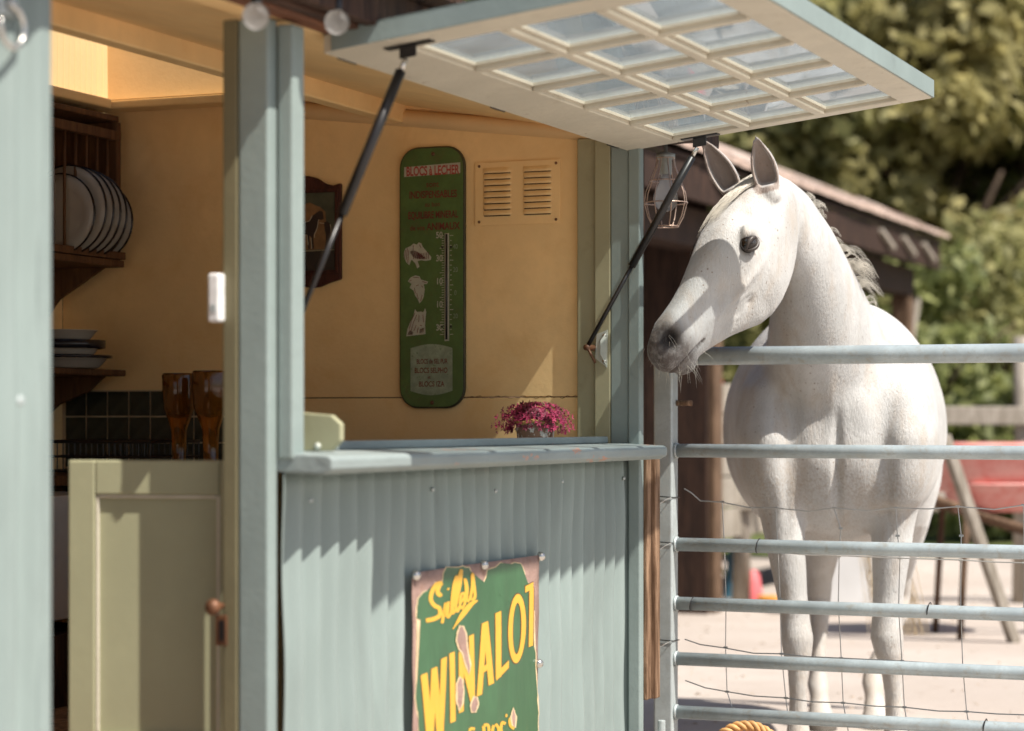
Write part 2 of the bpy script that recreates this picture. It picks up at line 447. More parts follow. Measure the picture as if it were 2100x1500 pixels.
# dark eave: fascia board with battens
MB().box(-2.4, 2.3, -.085, -.055, 1.962, 2.04).build('fascia_board', M['roof_dark'], kiosk, bevel=.004)
MB().box(-2.4, 2.6, -.128, -.098, 1.968, 2.05).build('fascia_board', M['dark_wood'], kiosk, bevel=.004)
MB().box(-2.4, 2.3, -.053, -.001, 1.957, 1.998).build('eave_batten', M['red_eave'], kiosk, bevel=.004)
MB().box(-.88, 2.19, .0005, .06, 1.9575, 1.985).build('head_rail', M['ochre'], kiosk, bevel=.003)
mb = MB()
for i in range(90):                              # uneven shingle edge above the fascia
    u = -2.4 + i*.0555; mb.box(u, u+.052, -.185-.012*random.random(), .1, 2.052+.004*random.random(), 2.066+.006*random.random())
mb.build('shingle_edge', M['dark_wood'], kiosk)['kind'] = 'stuff'
MB().box(2.3, 2.6, -.085, .5, 1.99, 2.0).build('eave_soffit', M['dark_wood'], kiosk)

# counter
mb = MB()
mb.extrude([(-.022,-.004,1.026),(-.022,-.105,1.022),(-.022,-.125,1.032),(-.022,-.126,1.054),(-.022,-.116,1.061),(-.022,-.004,1.0665),(-.022,.072,1.0665),(-.022,.072,1.038)], (2.132,0,0))
counter = mb.build('counter', M['blue_wood'], kiosk, bevel=.005, seg=3)
MB().box(.035, 2.083, .046, .066, 1.067, 1.087).build('counter_bead', M['blue_wood'], counter, bevel=.004)
MB().box(.52, 2.109, .0725, .40, 1.040, 1.0662).build('inner_ledge', M['blue_wood'], counter, bevel=.003)
pts = [(.10,.028,1.0675),(.10,.028,1.1505),(.10,-.060,1.1440),(.10,-.083,1.125),(.10,-.083,1.090),(.10,-.060,1.0680)]
mb = MB(); mb.extrude(pts, (.018,0,0)); mb.build('end_upstand', M['door'], counter, bevel=.003)
mb = MB(); mb.lathe([(0,-.0068),(.006,-.006),(.0085,0)], (.0985,-.03,1.078), n=10, axis='x'); mb.build('screw', M['bracket'], counter, smooth=True)

# hatch flap: hinged along the top of the opening, rises outwards
FZ, FS = 1.916, .120                 # hinge height of the underside, rise per metre outwards
FU0, FU1, FM = .183, 2.125, .895
def fl(u, m, t=0.0):                 # flap frame -> kiosk frame
    c = 1/math.sqrt(1+FS*FS)
    return Vector((u, -m*c - t*(-FS*c)*0 , FZ + m*FS*c + t))
def fbox(mb, u0, u1, m0, m1, t0, t1):
    vs = [fl(u0,m0,t0),fl(u1,m0,t0),fl(u1,m1,t0),fl(u0,m1,t0),fl(u0,m0,t1),fl(u1,m0,t1),fl(u1,m1,t1),fl(u0,m1,t1)]
    return mb.add(vs, [(3,2,1,0),(4,5,6,7),(0,1,5,4),(1,2,6,5),(2,3,7,6),(3,0,4,7)])
PU0, PU1, PM0, PM1 = .300, 2.066, .155, .812
mb = MB(); fbox(mb, FU0, FU1, .0, PM0, .0, .040)
flap = mb.build('hatch_flap', M['cream'], kiosk, bevel=.003)
for c in ((FU0, FU1, PM1, FM), (FU0, PU0, PM0+.0005, PM1-.0005), (PU1, FU1, PM0+.0005, PM1-.0005)):
    mb = MB(); fbox(mb, c[0], c[1], c[2], c[3], .0, .040); mb.build('frame_rail', M['cream'], flap, bevel=.003)
for c in ((FU0-.004, FU0-.0008, .02, FM, .002, .047), (FU1+.0008, FU1+.004, .02, FM, .002, .047), (FU0-.004, FU1+.004, FM+.0008, FM+.006, .002, .050), (FU0-.004, FU1+.004, .0, PM0, .0415, .047), (FU0-.004, FU1+.004, PM1, FM, .0415, .047), (FU0-.004, PU0, PM0, PM1, .0415, .047), (PU1, FU1+.004, PM0, PM1, .0415, .047)):
    mb = MB(); fbox(mb, *c); mb.build('painted_edge', M['blue'], flap, bevel=.001)
NU, NM = 5, 3
du = (PU1-PU0)/NU; dm = (PM1-PM0)/NM; BW = .025
for i in range(1, NU):
    u = PU0+i*du; mb = MB(); fbox(mb, u-BW/2, u+BW/2, PM0, PM1, -.003, .030); mb.build('glazing_bar', M['cream'], flap, bevel=.004, seg=2)
for j in range(1, NM):
    for i in range(NU):
        mb = MB(); fbox(mb, PU0+i*du+(BW/2+.0005 if i else 0), PU0+(i+1)*du-(BW/2+.0005 if i < NU-1 else 0), PM0+j*dm-BW/2, PM0+j*dm+BW/2, -.003, .030); mb.build('glazing_bar', M['cream'], flap, bevel=.004, seg=2)
for i in range(NU):
    for j in range(NM):
        u0 = PU0+i*du+(BW/2 if i else 0); u1 = PU0+(i+1)*du-(BW/2 if i < NU-1 else 0)
        m0 = PM0+j*dm+(BW/2 if j else 0); m1 = PM0+(j+1)*dm-(BW/2 if j < NM-1 else 0)
        mb = MB(); fbox(mb, u0+.001, u1-.001, m0+.001, m1-.001, .0185, .0210); mb.build('pane', M['pane'], flap)
        mb = MB()                                   # glazing bead round each pane
        w = .0065
        for c in ((u0,u1,m0,m0+w),(u0,u1,m1-w,m1),(u0,u0+w,m0+w,m1-w),(u1-w,u1,m0+w,m1-w)): fbox(mb, c[0]+.0004, c[1]-.0004, c[2]+.0004, c[3]-.0004, .0105, .0180)
        mb.build('glazing_bead', M['cream'], flap)
# hinges
for u in (.30, 1.15, 2.0):
    mb = MB(); mb.tube([(u-.04,.001,FZ+.004),(u+.04,.001,FZ+.004)], .006, 8); mb.build('hinge', M['black'], flap, smooth=True)

# gas struts
def strut(top, bot, tplate, bplate):
    top = Vector(top); bot = Vector(bot); d = (bot-top)
    a = top + d*.07; b = top + d*.60
    mb = MB(); mb.tube([a, b], .0115, 12); st = mb.build('gas_strut', M['black'], kiosk, smooth=True)
    MB().tube([b-d*.01, bot], .0062, 10).build('piston_rod', M['black'], st, smooth=True)
    MB().tube([top+d*.025, a+d*.004], .006, 10).build('end_fitting', M['chrome'], st, smooth=True)
    tplate(st); bplate(st)
def top_plate(u, m):
    def f(st):
        mb = MB(); fbox(mb, u-.008, u+.022, m-.055, m+.055, -.004, -.0005); fbox(mb, u-.003, u+.001, m-.02, m+.02, -.030, -.004)
        mb.build('strut_bracket', M['black'], st, bevel=.001)
    return f
def bot_plate_far(st):
    mb = MB(); z = 1.345
    mb.extrude([(2.1075,.058,z+.052),(2.1075,.092,z+.040),(2.1075,.096,z-.03),(2.1075,.060,z-.058)], (.004,0,0))
    mb.add([(2.1105,.060,z+.05),(2.1105,.060,z-.056),(2.086,.072,z-.02),(2.086,.072,z+.02)], [(0,1,2,3)])
    mb.build('strut_bracket', M['bracket'], st)
    for dz in (.035, -.04):
        mb = MB(); mb.lathe([(0,-.006),(.005,-.0045),(.007,0)], (2.1073,.0675,z+dz), 10, 'x'); mb.build('screw', M['chrome'], st, smooth=True)
    mb = MB(); mb.tube([(2.062,.108,z-.0),(2.110,.102,z-.0)], .009, 10); mb.tube([(2.066,.105,z), (2.075,.083,z-.045)], .004, 8); mb.build('pivot', M['brass'], st, smooth=True)
def bot_plate_near(st):
    mb = MB(); mb.box(.024, .028, -.03, .06, 1.30, 1.38); mb.tube([(.028,.03,1.338),(.125,.03,1.338)], .006, 8); mb.build('strut_bracket', M['bracket'], st)
strut((2.075, -.235, FZ+.235*FS-.018), (2.070, .108, 1.345), top_plate(2.075, .235), bot_plate_far)
strut((.245, -.172, FZ+.172*FS-.018), (.120, .030, 1.338), top_plate(.245, .172), bot_plate_near)

# half door standing open inside the doorway (faces the camera)
DU = .036
door = MB().box(DU+.014, DU+.034, .112, .499, .36, 1.048).build('half_door', M['door'], kiosk, bevel=.003)
for c in ((.112, .165, .36, 1.0475), (.440, .4995, .36, 1.048), (.1655, .4395, .975, 1.048), (.1655, .4395, .36, .47)):
    MB().box(DU, DU+.0135, *c).build('door_rail', M['door'], door, bevel=.004, seg=3)
for c in ((.1655, .172, .4705, .9745), (.4335, .4395, .4705, .9745), (.1725, .433, .968, .9745)):
    MB().box(DU+.004, DU+.0138, *c).build('door_bead', M['cream'], door, bevel=.002)
DTH = math.radians(12); dp = Vector((DU, .112, 0)); door.rotation_euler = (0,0,DTH); door.location = dp - Matrix.Rotation(DTH, 3, 'Z') @ dp
mb = MB(); mb.lathe([(0,-.052),(.010,-.050),(.016,-.042),(.017,-.034),(.011,-.024),(.007,-.015),(.007,0)], (-.066,.106,k_z(1243,-.07,.1)), 16, 'x'); mb.build('latch_knob', M['brass'], kiosk, smooth=True)
mb = MB(); mb.box(-.0695, -.0655, .092, .120, k_z(1325,-.07,.1), k_z(1262,-.07,.1)); lk = mb.build('latch_plate', M['brass'], kiosk, bevel=.002)
mb = MB(); mb.box(-.0712, -.0702, .098, .110, k_z(1314,-.07,.1), k_z(1273,-.07,.1)); mb.build('keyhole', M['black'], lk)
# metal bracket at the foot of the corner
mb = MB(); mb.box(2.13, 2.19, -.075, -.066, .16, .225); mb.box(2.13, 2.19, -.13, -.076, .16, .17); mb.tube([(2.16,-.09,.17),(2.16,-.09,.262)], .012, 10); mb.build('prop_bracket', M['galv'], kiosk, bevel=.002)
for (u, v) in ((-1.9,.3),(-1.9,1.7),(1.9,.3),(1.9,1.7)):
    MB().box(u-.12, u+.12, v-.12, v+.12, .0, .30).build('support_block', M['galv'], kiosk)

# ------------------------------------------------------------------ ventilation panel on the end wall
vent = thing('wall_vent', 'ochre louvred metal vent panel screwed to the inside wall', 'vent', K(UE, k_v(1062, UE), k_z(462, UE, .4)), KR)
vw = k_v(975, UE) - k_v(1150, UE); vh = k_z(332, UE, .4) - k_z(462, UE, .4)
MB().box(-.0045, -.0005, -vw/2, vw/2, 0, vh).build('plate', M['ochre'], vent, bevel=.001)
lw = vw*.335
for cy in (vw*.235, -vw*.235):
    for i in range(8):
        z = vh*.16 + i*vh*.0955
        mb = MB(); n = 10; vs = []; fs = []
        for a in range(n+1):
            t = a/n; y = cy - lw/2 + lw*t; e = min(1, min(t, 1-t)*7)
            e = math.sqrt(max(0, e*(2-e)))
            vs += [(-.005, y, z+.0155), (-.005-.0075*e, y, z+.006), (-.005-.0085*e, y, z), (-.005-.004*e, y, z-.0005)]
        for a in range(n):
            for b in range(3): fs.append((a*4+b, a*4+b+1, a*4+5+b, a*4+4+b))
        mb.add(vs, fs); mb.build('louvre', M['ochre'], vent, smooth=True)
        MB().box(-.0056, -.0047, cy-lw/2+.004, cy+lw/2-.004, z-.0035, z-.0005).build('louvre_slot', M['dark_wood'], vent)
for (y, z) in ((vw*.45, vh*.06), (-vw*.45, vh*.06), (vw*.45, vh*.94), (-vw*.45, vh*.94)):
    MB().lathe([(0,-.0085),(.003,-.008),(.0045,-.0045)], (0, y, z), 8, 'x').build('screw', M['brass'], vent)

# ------------------------------------------------------------------ wall tiles (splashback at the back of the end wall)
M['tile'] = plain('dark_glazed_tile', (.028,.030,.023), .22, var=.3)
M['grout'] = paint('cream_grout', (.55,.42,.27), .8, .1)
v0, v1 = 1.30, VB-.001; ts = .0795
MB().box(UE-.004, UE-.0004, v0, v1, .90, k_z(800, UE, 1.5)).build('tile_grout', M['grout'], endw)
tm = MB().box(-.0015, 0, -ts/2+.0022, ts/2-.0022, -.0388, .0388).mesh('tile'); tm.materials.append(M['tile'])
zt = k_z(800, UE, 1.5)
for r in range(4):
    for c in range(17):
        y = v1 - .012 - (c+.5)*ts
        if y < v0+.02: continue
        o = link('tile', tm, None, endw); o.location = (UE-.0045, y, zt-.002-.041-r*.0825)
        o.rotation_euler = (random.uniform(-.008,.008), random.uniform(-.01,.01), random.uniform(-.01,.01))

# ------------------------------------------------------------------ enamel thermometer sign on the end wall
M['enamel'] = paint('green_enamel', (.085,.150,.040), .35, .22, 9, dirt=(.10,.10,.035), dirt_thr=(.5,.75), chip=(.05,.025,.015), chip_thr=(.74,.76), chip_s=40, bump=.05)
M['enamel_edge'] = paint('rusty_enamel_edge', (.05,.045,.02), .5, .3, 20, bump=.2)
M['ink_red'] = paint('faded_red_ink', (.17,.035,.022), .5, .35, 60, bump=0, chip=(.09,.13,.04), chip_thr=(.60,.66), chip_s=120)
M['ink_red2'] = plain('red_ink', (.33,.045,.035), .5)
M['ink_white'] = paint('worn_white_enamel', (.44,.43,.34), .45, .12, 40, bump=0, chip=(.12,.15,.06), chip_thr=(.64,.70), chip_s=110)
M['ink_pale'] = paint('pale_green_enamel', (.27,.32,.22), .45, .25, 30, bump=0, chip=(.12,.18,.07), chip_thr=(.6,.68), chip_s=90)
tv = k_v(889.5, UE); tz0 = k_z(838, UE, tv); tz1 = k_z(302, UE, tv)
thermo = thing('enamel_thermometer', 'tall green enamel thermometer sign with French lettering on ochre wall', 'thermometer', K(UE, tv, tz0), KR)
TH = tz1-tz0; TW = (k_v(823, UE)-k_v(957, UE))
def rrect(w, h, r, n=8):
    pts = []
    for cx, cz, a0 in ((w/2-r, h-r, 0), (-w/2+r, h-r, 90), (-w/2+r, r, 180), (w/2-r, r, 270)):
        for i in range(n+1):
            a = math.radians(a0+90*i/n); pts.append((cx+r*math.cos(a), cz+r*math.sin(a)))
    return pts
# screen-left is +y, so x -> -y ; the face is bowed gently
def plate(w, h, r, x, th): return MB().extrude([(x, -p, q) for p, q in rrect(w, h, r)], (th, 0, 0))
plate(TW, TH, .062, -.014, .0135).build('backing_plate', M['enamel_edge'], thermo, bevel=.004, seg=3)
mb = MB().extrude([(-.0165, -p, q+.005) for p, q in rrect(TW-.010, TH-.010, .058)], (.002, 0, 0)); face = mb.build('enamel_face', M['enamel'], thermo, bevel=.0008)
FX = -.0172
def tpt(px, py): return Vector((FX, k_v(px, UE-.017)-tv, k_z(py, UE-.017, tv)-tz0))
YD = Vector((0,-1,0)); ZD = Vector((0,0,1))
def ttext(s, px, py, hpx, m, xs=.8, bold=.0, dx=0.0): 
    o = tpt(px, py); o.x -= dx
    return text(s, hpx/680*1.38, m, thermo, o, YD, ZD, xs, bold)
def tpoly(pts, m, name, dx=0.0002, sc=None):
    vs = [tpt(*p) for p in pts]
    for v in vs: v.x -= dx
    return MB().add(vs, [tuple(range(len(vs)))]).build(name, m, thermo)
tpoly([(829,341),(829,361),(944,358),(944,336)], M['ink_white'], 'title_panel')
ttext('BLOCS à LECHER', 887, 359, 19, M['ink_red2'], .60, .03, .0006)
ttext('sont', 887, 384, 13, M['ink_red'], .9, .01, .0003)
ttext('INDISPENSABLES', 888, 406, 15, M['ink_red'], .70, .025, .0003)
ttext('au bon', 887, 424, 10, M['ink_red'], .9, .01, .0003)
ttext('EQUILIBRE MINERAL', 888, 448, 15, M['ink_red'], .60, .025, .0003)
ttext('de vos', 856, 472, 11, M['ink_red'], .85, .01, .0003)
ttext('ANIMAUX', 909, 472, 15, M['ink_red'], .78, .025, .0003)
# scale: a channel with a dark tube, ticks and numbers
mb = MB(); mb.extrude([tpt(912,480)+Vector((.0004,0,0)), tpt(912,700)+Vector((.0004,0,0)), tpt(921,700)+Vector((.0004,0,0)), tpt(921,480)+Vector((.0004,0,0))], (-.0016,0,0)); mb.build('scale_channel', M['ink_white'], thermo)
a = tpt(916.5,482); b = tpt(916.5,697); a.x -= .003; b.x -= .003
MB().tube([a, b], .0032, 8).build('glass_tube', M['black'], thermo, smooth=True)
for i, s in enumerate(('50','30','10','10','30')): ttext(s, 901, 489+i*47.3, 13, M['ink_white'], .85, .02, .0003)
for i in range(41):
    y = 484 + i*5.05; w = 9 if i % 5 == 0 else 5
    tpoly([(911-w,y),(911-w,y+1.3),(911,y+1.3),(911,y)], M['ink_white'], 'tick')
    if i % 2 == 0: tpoly([(922.5,y),(922.5,y+1.3),(922.5+w*.8,y+1.3),(922.5+w*.8,y)], M['ink_white'], 'tick')
for i, s in enumerate(('40','20','0','20')): ttext(s, 934, 512+i*47.3, 10, M['ink_pale'], .8, .0, .0003)
for (x, y) in ((907,508),(925,508),(907,671),(925,671)):
    c = tpt(x, y); MB().lathe([(0,-.0024),(.0032,-.0018),(.0036,0)], (c.x,c.y,c.z), 10, 'x').build('tube_clip', M['black'], thermo)
def head(zoomed, m, name):   # outlines read from the zoomed crop (scale 2.585, origin 790,280)
    return tpoly([(790+x/2.585, 280+y/2.585) for x, y in zoomed], m, name, .0003)
head([(100,610),(108,590),(135,578),(150,565),(168,572),(178,560),(192,566),(200,585),(222,612),(245,640),(242,655),(215,660),(190,655),(172,660),(182,690),(170,698),(160,672),(140,650),(128,680),(112,665),(100,635)], M['ink_white'], 'cow_head')
head([(130,610),(150,600),(172,610),(200,630),(218,648),(190,650),(165,645),(150,640)], M['ink_red'], 'cow_shading')
head([(120,765),(135,745),(160,735),(182,740),(190,758),(228,770),(222,782),(205,782),(210,810),(205,850),(195,870),(182,885),(172,860),(160,845),(150,815),(130,800),(140,780)], M['ink_white'], 'sheep_head')
head([(112,1058),(118,1020),(132,985),(150,950),(158,915),(170,930),(190,928),(202,932),(212,910),(218,930),(215,960),(212,1000),(214,1048)], M['ink_white'], 'horse_head')
head([(118,1050),(130,1025),(150,1035),(145,1052)], M['ink_red'], 'halter'); head([(180,1045),(185,1020),(205,1015),(208,1045)], M['ink_red'], 'halter')
def hatch(lines, m=None, w=.0009):
    for ln in lines:
        vs_ = [tpt(790+x/2.585, 280+y/2.585) for x, y in ln]
        for v in vs_: v.x -= .0006
        MB().tube(vs_, w, 4).build('engraved_line', m or M['ink_red'], thermo)
hatch([[(158+i*9, 618-abs(i-4)*1.5),(150+i*10, 652-abs(i-5))] for i in range(9)] + [[(108,600),(104,640)],[(118,590),(112,650)],[(150,575),(148,600)],[(182,572),(190,590)],[(125,600),(120,668)]])
hatch([[(150,745),(180,748)],[(128,765),(140,760)],[(196,768),(220,776)],[(165,790),(178,786)],[(192,790),(200,800)],[(168,830),(176,862)],[(196,840),(188,872)],[(155,800),(160,830)]])
hatch([[(158,935),(140,975),(128,1020)],[(168,945),(150,985),(138,1030)],[(180,945),(178,985)],[(200,945),(204,985)],[(186,1000),(196,1004)],[(165,1000),(152,1030)],[(176,1010),(170,1042)]])
pts = [(842,716+0)] + [(842+85*i/10, 714-8*math.sin(math.pi*i/10)) for i in range(11)] + [(928,716),(928,800)] + [(928-86*i/10, 802+9*math.sin(math.pi*i/10)) for i in range(11)]
tpoly(pts, M['ink_pale'], 'salt_block', .0003)
ttext('BLOCS de SEL PUR', 886, 746, 10, M['ink_red'], .62, .02, .0007); ttext('BLOCS SELPHO', 884, 765, 11, M['ink_red'], .72, .02, .0007)
ttext('et', 880, 777, 7, M['ink_red'], .8, .02, .0007); ttext('BLOCS IZA', 885, 793, 11, M['ink_red'], .78, .02, .0007)
for (x, y) in ((888,316),(886,826)):
    c = tpt(x, y); MB().lathe([(0,-.005),(.004,-.004),(.0065,0)], (c.x,c.y,c.z), 10, 'x').build('screw', M['brass'], thermo)

# ------------------------------------------------------------------ framed horse picture on the end wall
M['frame_red'] = wood('mahogany_frame', (.095,.028,.016), (.04,.012,.008))
M['pic_bg'] = plain('picture_backdrop', (.055,.060,.035), .5, var=.3)
M['pic_dark'] = plain('picture_base', (.018,.014,.014), .4)
M['pic_glow'] = plain('picture_cloud', (.20,.105,.04), .5, var=.3)
M['pic_horse'] = plain('picture_horse_brown', (.022,.009,.006), .5)
M['pic_line'] = plain('picture_pale_line', (.40,.33,.22), .5)
fv = k_v(630, UE); fz0 = k_z(588, UE, fv)
pic = thing('framed_picture', 'dark red wooden framed picture of horses half hidden by hatch jamb', 'picture', K(UE, fv, fz0), KR)
def fp(px, py, x): return Vector((x, k_v(px, UE)-fv, k_z(py, UE, fv)-fz0))
out = [(557,384),(570,386),(590,380),(606,370),(622,362),(638,363),(655,368),(672,380),(688,384),(703,380),(703,575),(680,582),(660,590),(640,592),(628,588),(610,592),(590,582),(557,576)]
MB().extrude([fp(x,y,-.018) for x,y in out], (.0175,0,0)).build('frame', M['frame_red'], pic, bevel=.004)
MB().extrude([fp(x,y,-.0195) for x,y in ((572,398),(692,398),(692,556),(572,556))], (.002,0,0)).build('picture', M['pic_bg'], pic)
MB().extrude([fp(x,y,-.0205) for x,y in ((572,518),(692,518),(692,556),(572,556))], (.002,0,0)).build('picture_base', M['pic_dark'], pic)
for a in (((694,392),(700,392),(700,562),(694,562)), ((566,392),(572,392),(572,562),(566,562)), ((572,391),(694,391),(694,397),(572,397)), ((572,557),(694,557),(694,563),(572,563))):
    MB().extrude([fp(x,y,-.024) for x,y in a], (.008,0,0)).build('frame_bead', M['frame_red'], pic, bevel=.002)
def zp(pts): return [(600+x/5.355, 340+y/5.355) for x, y in pts]
def flat(pts, m, name, x): MB().add([fp(px,py,x) for px,py in pts], [tuple(range(len(pts)))]).build(name, m, pic)
flat(zp([(60,470),(130,440),(220,415),(290,450),(340,470),(390,520),(400,620),(380,700),(400,800),(390,930),(60,930)]), M['pic_glow'], 'painted_cloud', -.0197)
flat(zp([(-40,640),(140,640),(220,620),(250,560),(300,525),(330,510),(365,520),(375,600),(345,610),(318,600),(300,700),(265,770),(262,800),(268,925),(245,925),(235,790),(215,775),(225,925),(205,925),(195,770),(60,760),(40,925),(10,925),(-20,760)]), M['pic_horse'], 'painted_horse', -.0200)
flat(zp([(375,640),(410,625),(440,650),(452,760),(440,925),(425,925),(418,850),(405,925),(392,925),(400,760),(385,700)]), M['pic_horse'], 'painted_horse', -.0200)
for ln in (((140,637),(220,615),(248,560)), ((318,605),(305,690),(272,770),(275,800)), ((140,765),(190,768),(205,880)), ((235,800),(245,920)), ((448,660),(458,760),(445,920)), ((120,945),(490,938)), ((330,640),(380,650))):
    MB().tube([fp(*p, -.0203) for p in zp(ln)], .0011, 4).build('painted_outline', M['pic_line'], pic)

# ------------------------------------------------------------------ kitchen things behind the door opening
M['china'] = plain('white_china', (.48,.45,.40), .2, var=.04)
M['cobalt'] = plain('dark_blue_rim', (.012,.010,.014), .25)
M['redband'] = plain('red_pattern', (.30,.05,.03), .3)
M['amber'] = plain('amber_glass', (.42,.16,.02), .08, trans=.75, var=.3)
M['cab'] = wood('brown_cupboard', (.16,.075,.03), (.08,.035,.015))
rackz = k_z(512, 1.95, 1.75)
rack = thing('plate_rack', 'brown wooden wall rack holding upright plates in dark corner', 'plate rack', K(1.60, VB, rackz-.05), KR)
MB().box(-.35, .49, -.27, -.0005, .0, .022).build('shelf', M['cab'], rack, bevel=.003)
MB().box(-.35, .49, -.275, -.245, .024, .048).build('front_rail', M['cab'], rack, bevel=.003)
MB().box(-.35, .48, -.265, -.235, .40, .43).build('top_rail', M['cab'], rack, bevel=.003)
MB().box(.46, .486, -.26, -.001, .0225, .46).build('upright', M['cab'], rack, bevel=.003)
MB().box(-.35, -.325, -.26, -.001, .0225, .46).build('upright', M['cab'], rack, bevel=.003)
MB().box(-.35, .49, -.25, -.001, .462, .48).build('top_board', M['cab'], rack, bevel=.003)
for k in range(13):
    MB().tube([(-.30+k*.06,-.25,.048),(-.30+k*.06,-.25,.401)], .005, 8).build('dowel', M['cab'], rack, smooth=True)
MB().extrude([(.44,-.22,-.001),(.44,-.001,-.001),(.44,-.001,-.16),(.44,-.05,-.10),(.44,-.12,-.06)], (.02,0,0)).build('bracket', M['cab'], rack)
plab = ['nearest and largest white plate standing in the wall rack', 'second white plate with thin dark rim in the rack', 'third white plate with dark rim in the rack', 'fourth white plate in the middle of the rack', 'fifth white plate with dark edge in the rack', 'sixth plate with red patterned band near rack end', 'last plate with dark blue rim at rack end']
for i in range(7):
    u = 1.80+i*.042; r = (.125,.140,.140,.138,.134,.120,.122)[i]
    zc = rackz-.03+r+.003
    t = thing('plate', plab[i], 'plate', K(u, VB-.225+(.02 if i > 4 else 0), rackz-.027), KR, 'plates standing in the rack')
    MB().lathe([(0,.010),(r*.55,.010),(r*.62,.006),(r*.97,-.006),(r*.97,-.002),(r*.62,.011),(r*.55,.015),(0,.015)], (0,0,r), 40, 'x').build('dish', M['china'], t, smooth=True)
    MB().lathe([(r*.965,-.0068),(r*1.0,-.0072),(r*1.0,-.002),(r*.965,-.0012)], (0,0,r), 40, 'x', False).build('rim', M['cobalt'], t, smooth=True)
    if i == 5: MB().lathe([(r*.76,-.0012),(r*.84,-.0034),(r*.84,-.0028),(r*.76,-.0006)], (0,0,r), 40, 'x', False).build('patterned_band', M['redband'], t, smooth=True)
# lower shelf with enamel dishes
shz = k_z(757, 1.9, 1.75)
sh = thing('wall_shelf', 'short brown bracket shelf carrying stacked dishes above the tiles', 'shelf', K(1.6, VB, shz-.02), KR)
MB().box(-.35, .50, -.27, -.0005, .0, .02).build('board', M['cab'], sh, bevel=.004)
MB().extrude([(.44,-.22,-.001),(.44,-.001,-.001),(.44,-.001,-.13),(.44,-.05,-.09),(.44,-.16,-.05)], (.02,0,0)).build('bracket', M['cab'], sh)
dz = shz+.001
for nm, lab, r, h, cols in (('enamel_dish','wide white pie dish at the bottom of the stack', .135, .040, 1), ('enamel_dish','middle white dish with thick dark rim in the stack', .115, .046, 2), ('enamel_dish','small white dish on top of the stack', .100, .034, 0)):
    t = thing(nm, lab, 'dish', K(1.86, VB-.20, dz), KR, 'stacked dishes on the lower shelf')
    MB().lathe([(0,0),(r*.72,0),(r*.78,.004),(r*.97,h*.80),(r,h*.82),(r,h*.86),(r*.93,h*.84),(r*.74,.008),(0,.008)], n=36).build('bowl', M['china'], t, smooth=True)
    if cols: MB().lathe([(r*.985,h*.78 if cols == 1 else h*.42),(r*1.07,h*.8 if cols == 1 else h*.46),(r*1.07,h*.98),(r*.96,h*.98)], n=36, cap=False).build('rim', M['cobalt'], t, smooth=True)
    dz += h+.001
# worktop, cupboards, white appliance, wire rack, amber goblets
wt = thing('worktop_unit', 'brown kitchen worktop and cupboard along the end wall', 'kitchen unit', K(1.85, 1.2, .34), KR)
MB().box(-.28, .294, -.62, .748, .60, .63).build('worktop', M['cab'], wt, bevel=.003)
MB().box(-.24, .294, -.60, .10, .0, .599).build('cupboard', M['cab'], wt)
ap = thing('white_appliance', 'white kitchen appliance seen in the gap beside the half door', 'appliance', K(1.28, 1.62, .34), KR)
MB().box(-.10, .28, -.28, .30, .24, .585).build('body', M['china'], ap, bevel=.006)
MB().box(-.10, .28, -.28, .30, .0, .20).build('plinth', M['dark_wood'], ap)
MB().box(-.112, -.10, -.28, .30, .205, .238).build('handle_bar', M['brass'], ap, bevel=.004)
wr = thing('dish_drainer', 'black wire dish drainer on the worktop below the tiles', 'dish rack', K(1.76, 1.50, .9705), KR)
mb = MB()
for z in (.012, .055, .100):
    mb.tube([(-.14,-.20,z),(.14,-.20,z),(.14,.24,z),(-.14,.24,z)], .0035 if z < .09 else .006, 6, closed=True)
for i in range(23):
    y = -.20+i*.02; mb.tube([(-.14,y,.1),(-.14,y,.012),(.14,y,.012),(.14,y,.1)], .002, 4)
mb.build('wire_basket', M['black'], wr)
for (x, y) in ((-.12,-.18),(.12,-.18),(-.12,.22),(.12,.22)): MB().tube([(x,y,0),(x,y,.012)], .006, 6).build('foot', M['black'], wr)
def goblet(lab, u, px, ztop, sc=1.0):
    v = k_v(px, u); t = thing('amber_goblet', lab, 'goblet', K(u, v, .971), KR, 'amber goblets on the worktop')
    h = ztop-.971
    prof = [(0,0),(.032,0),(.033,.006),(.019,.018),(.021,h*.30),(.023,h*.45),(.034,h*.56),(.045,h*.66),(.048,h*.82),(.049,h*.98),(.0465,h),(.043,h*.98),(.041,h*.70),(.028,h*.60),(0,h*.57)]
    mb = MB(); mb.lathe([(r*sc, z) for r, z in prof], n=20)
    for i, p in enumerate(mb.v):                     # cut-glass facets
        a = math.atan2(p[1], p[0]); k = 1+.05*math.cos(a*10)*(1 if p[2] > .02 else 0); mb.v[i] = (p[0]*k, p[1]*k, p[2])
    mb.build('glass_body', M['amber'], t, smooth=True)
goblet('amber glass goblet on the left, behind the half door', 1.72, 367, k_z(766,1.72,1.28))
goblet('amber glass goblet on the right, nearest the door post', 1.66, 432, k_z(761,1.66,1.16), 1.08)
# white wall dispenser on the inner side of the door stop
t = thing('white_dispenser', 'small white plastic box fixed inside the door post', 'dispenser', K(-.066, .100, k_z(662,-.06,.12)), KR)
MB().box(-.022, .012, .0, .028, 0, k_z(562,-.06,.12)-k_z(662,-.06,.12)).build('casing', plain('white_plastic', (.78,.78,.77), .35), t, bevel=.006, seg=3)
MB().box(-.0235, -.0222, .008, .020, .02, .035).build('button', M['galv'], t)

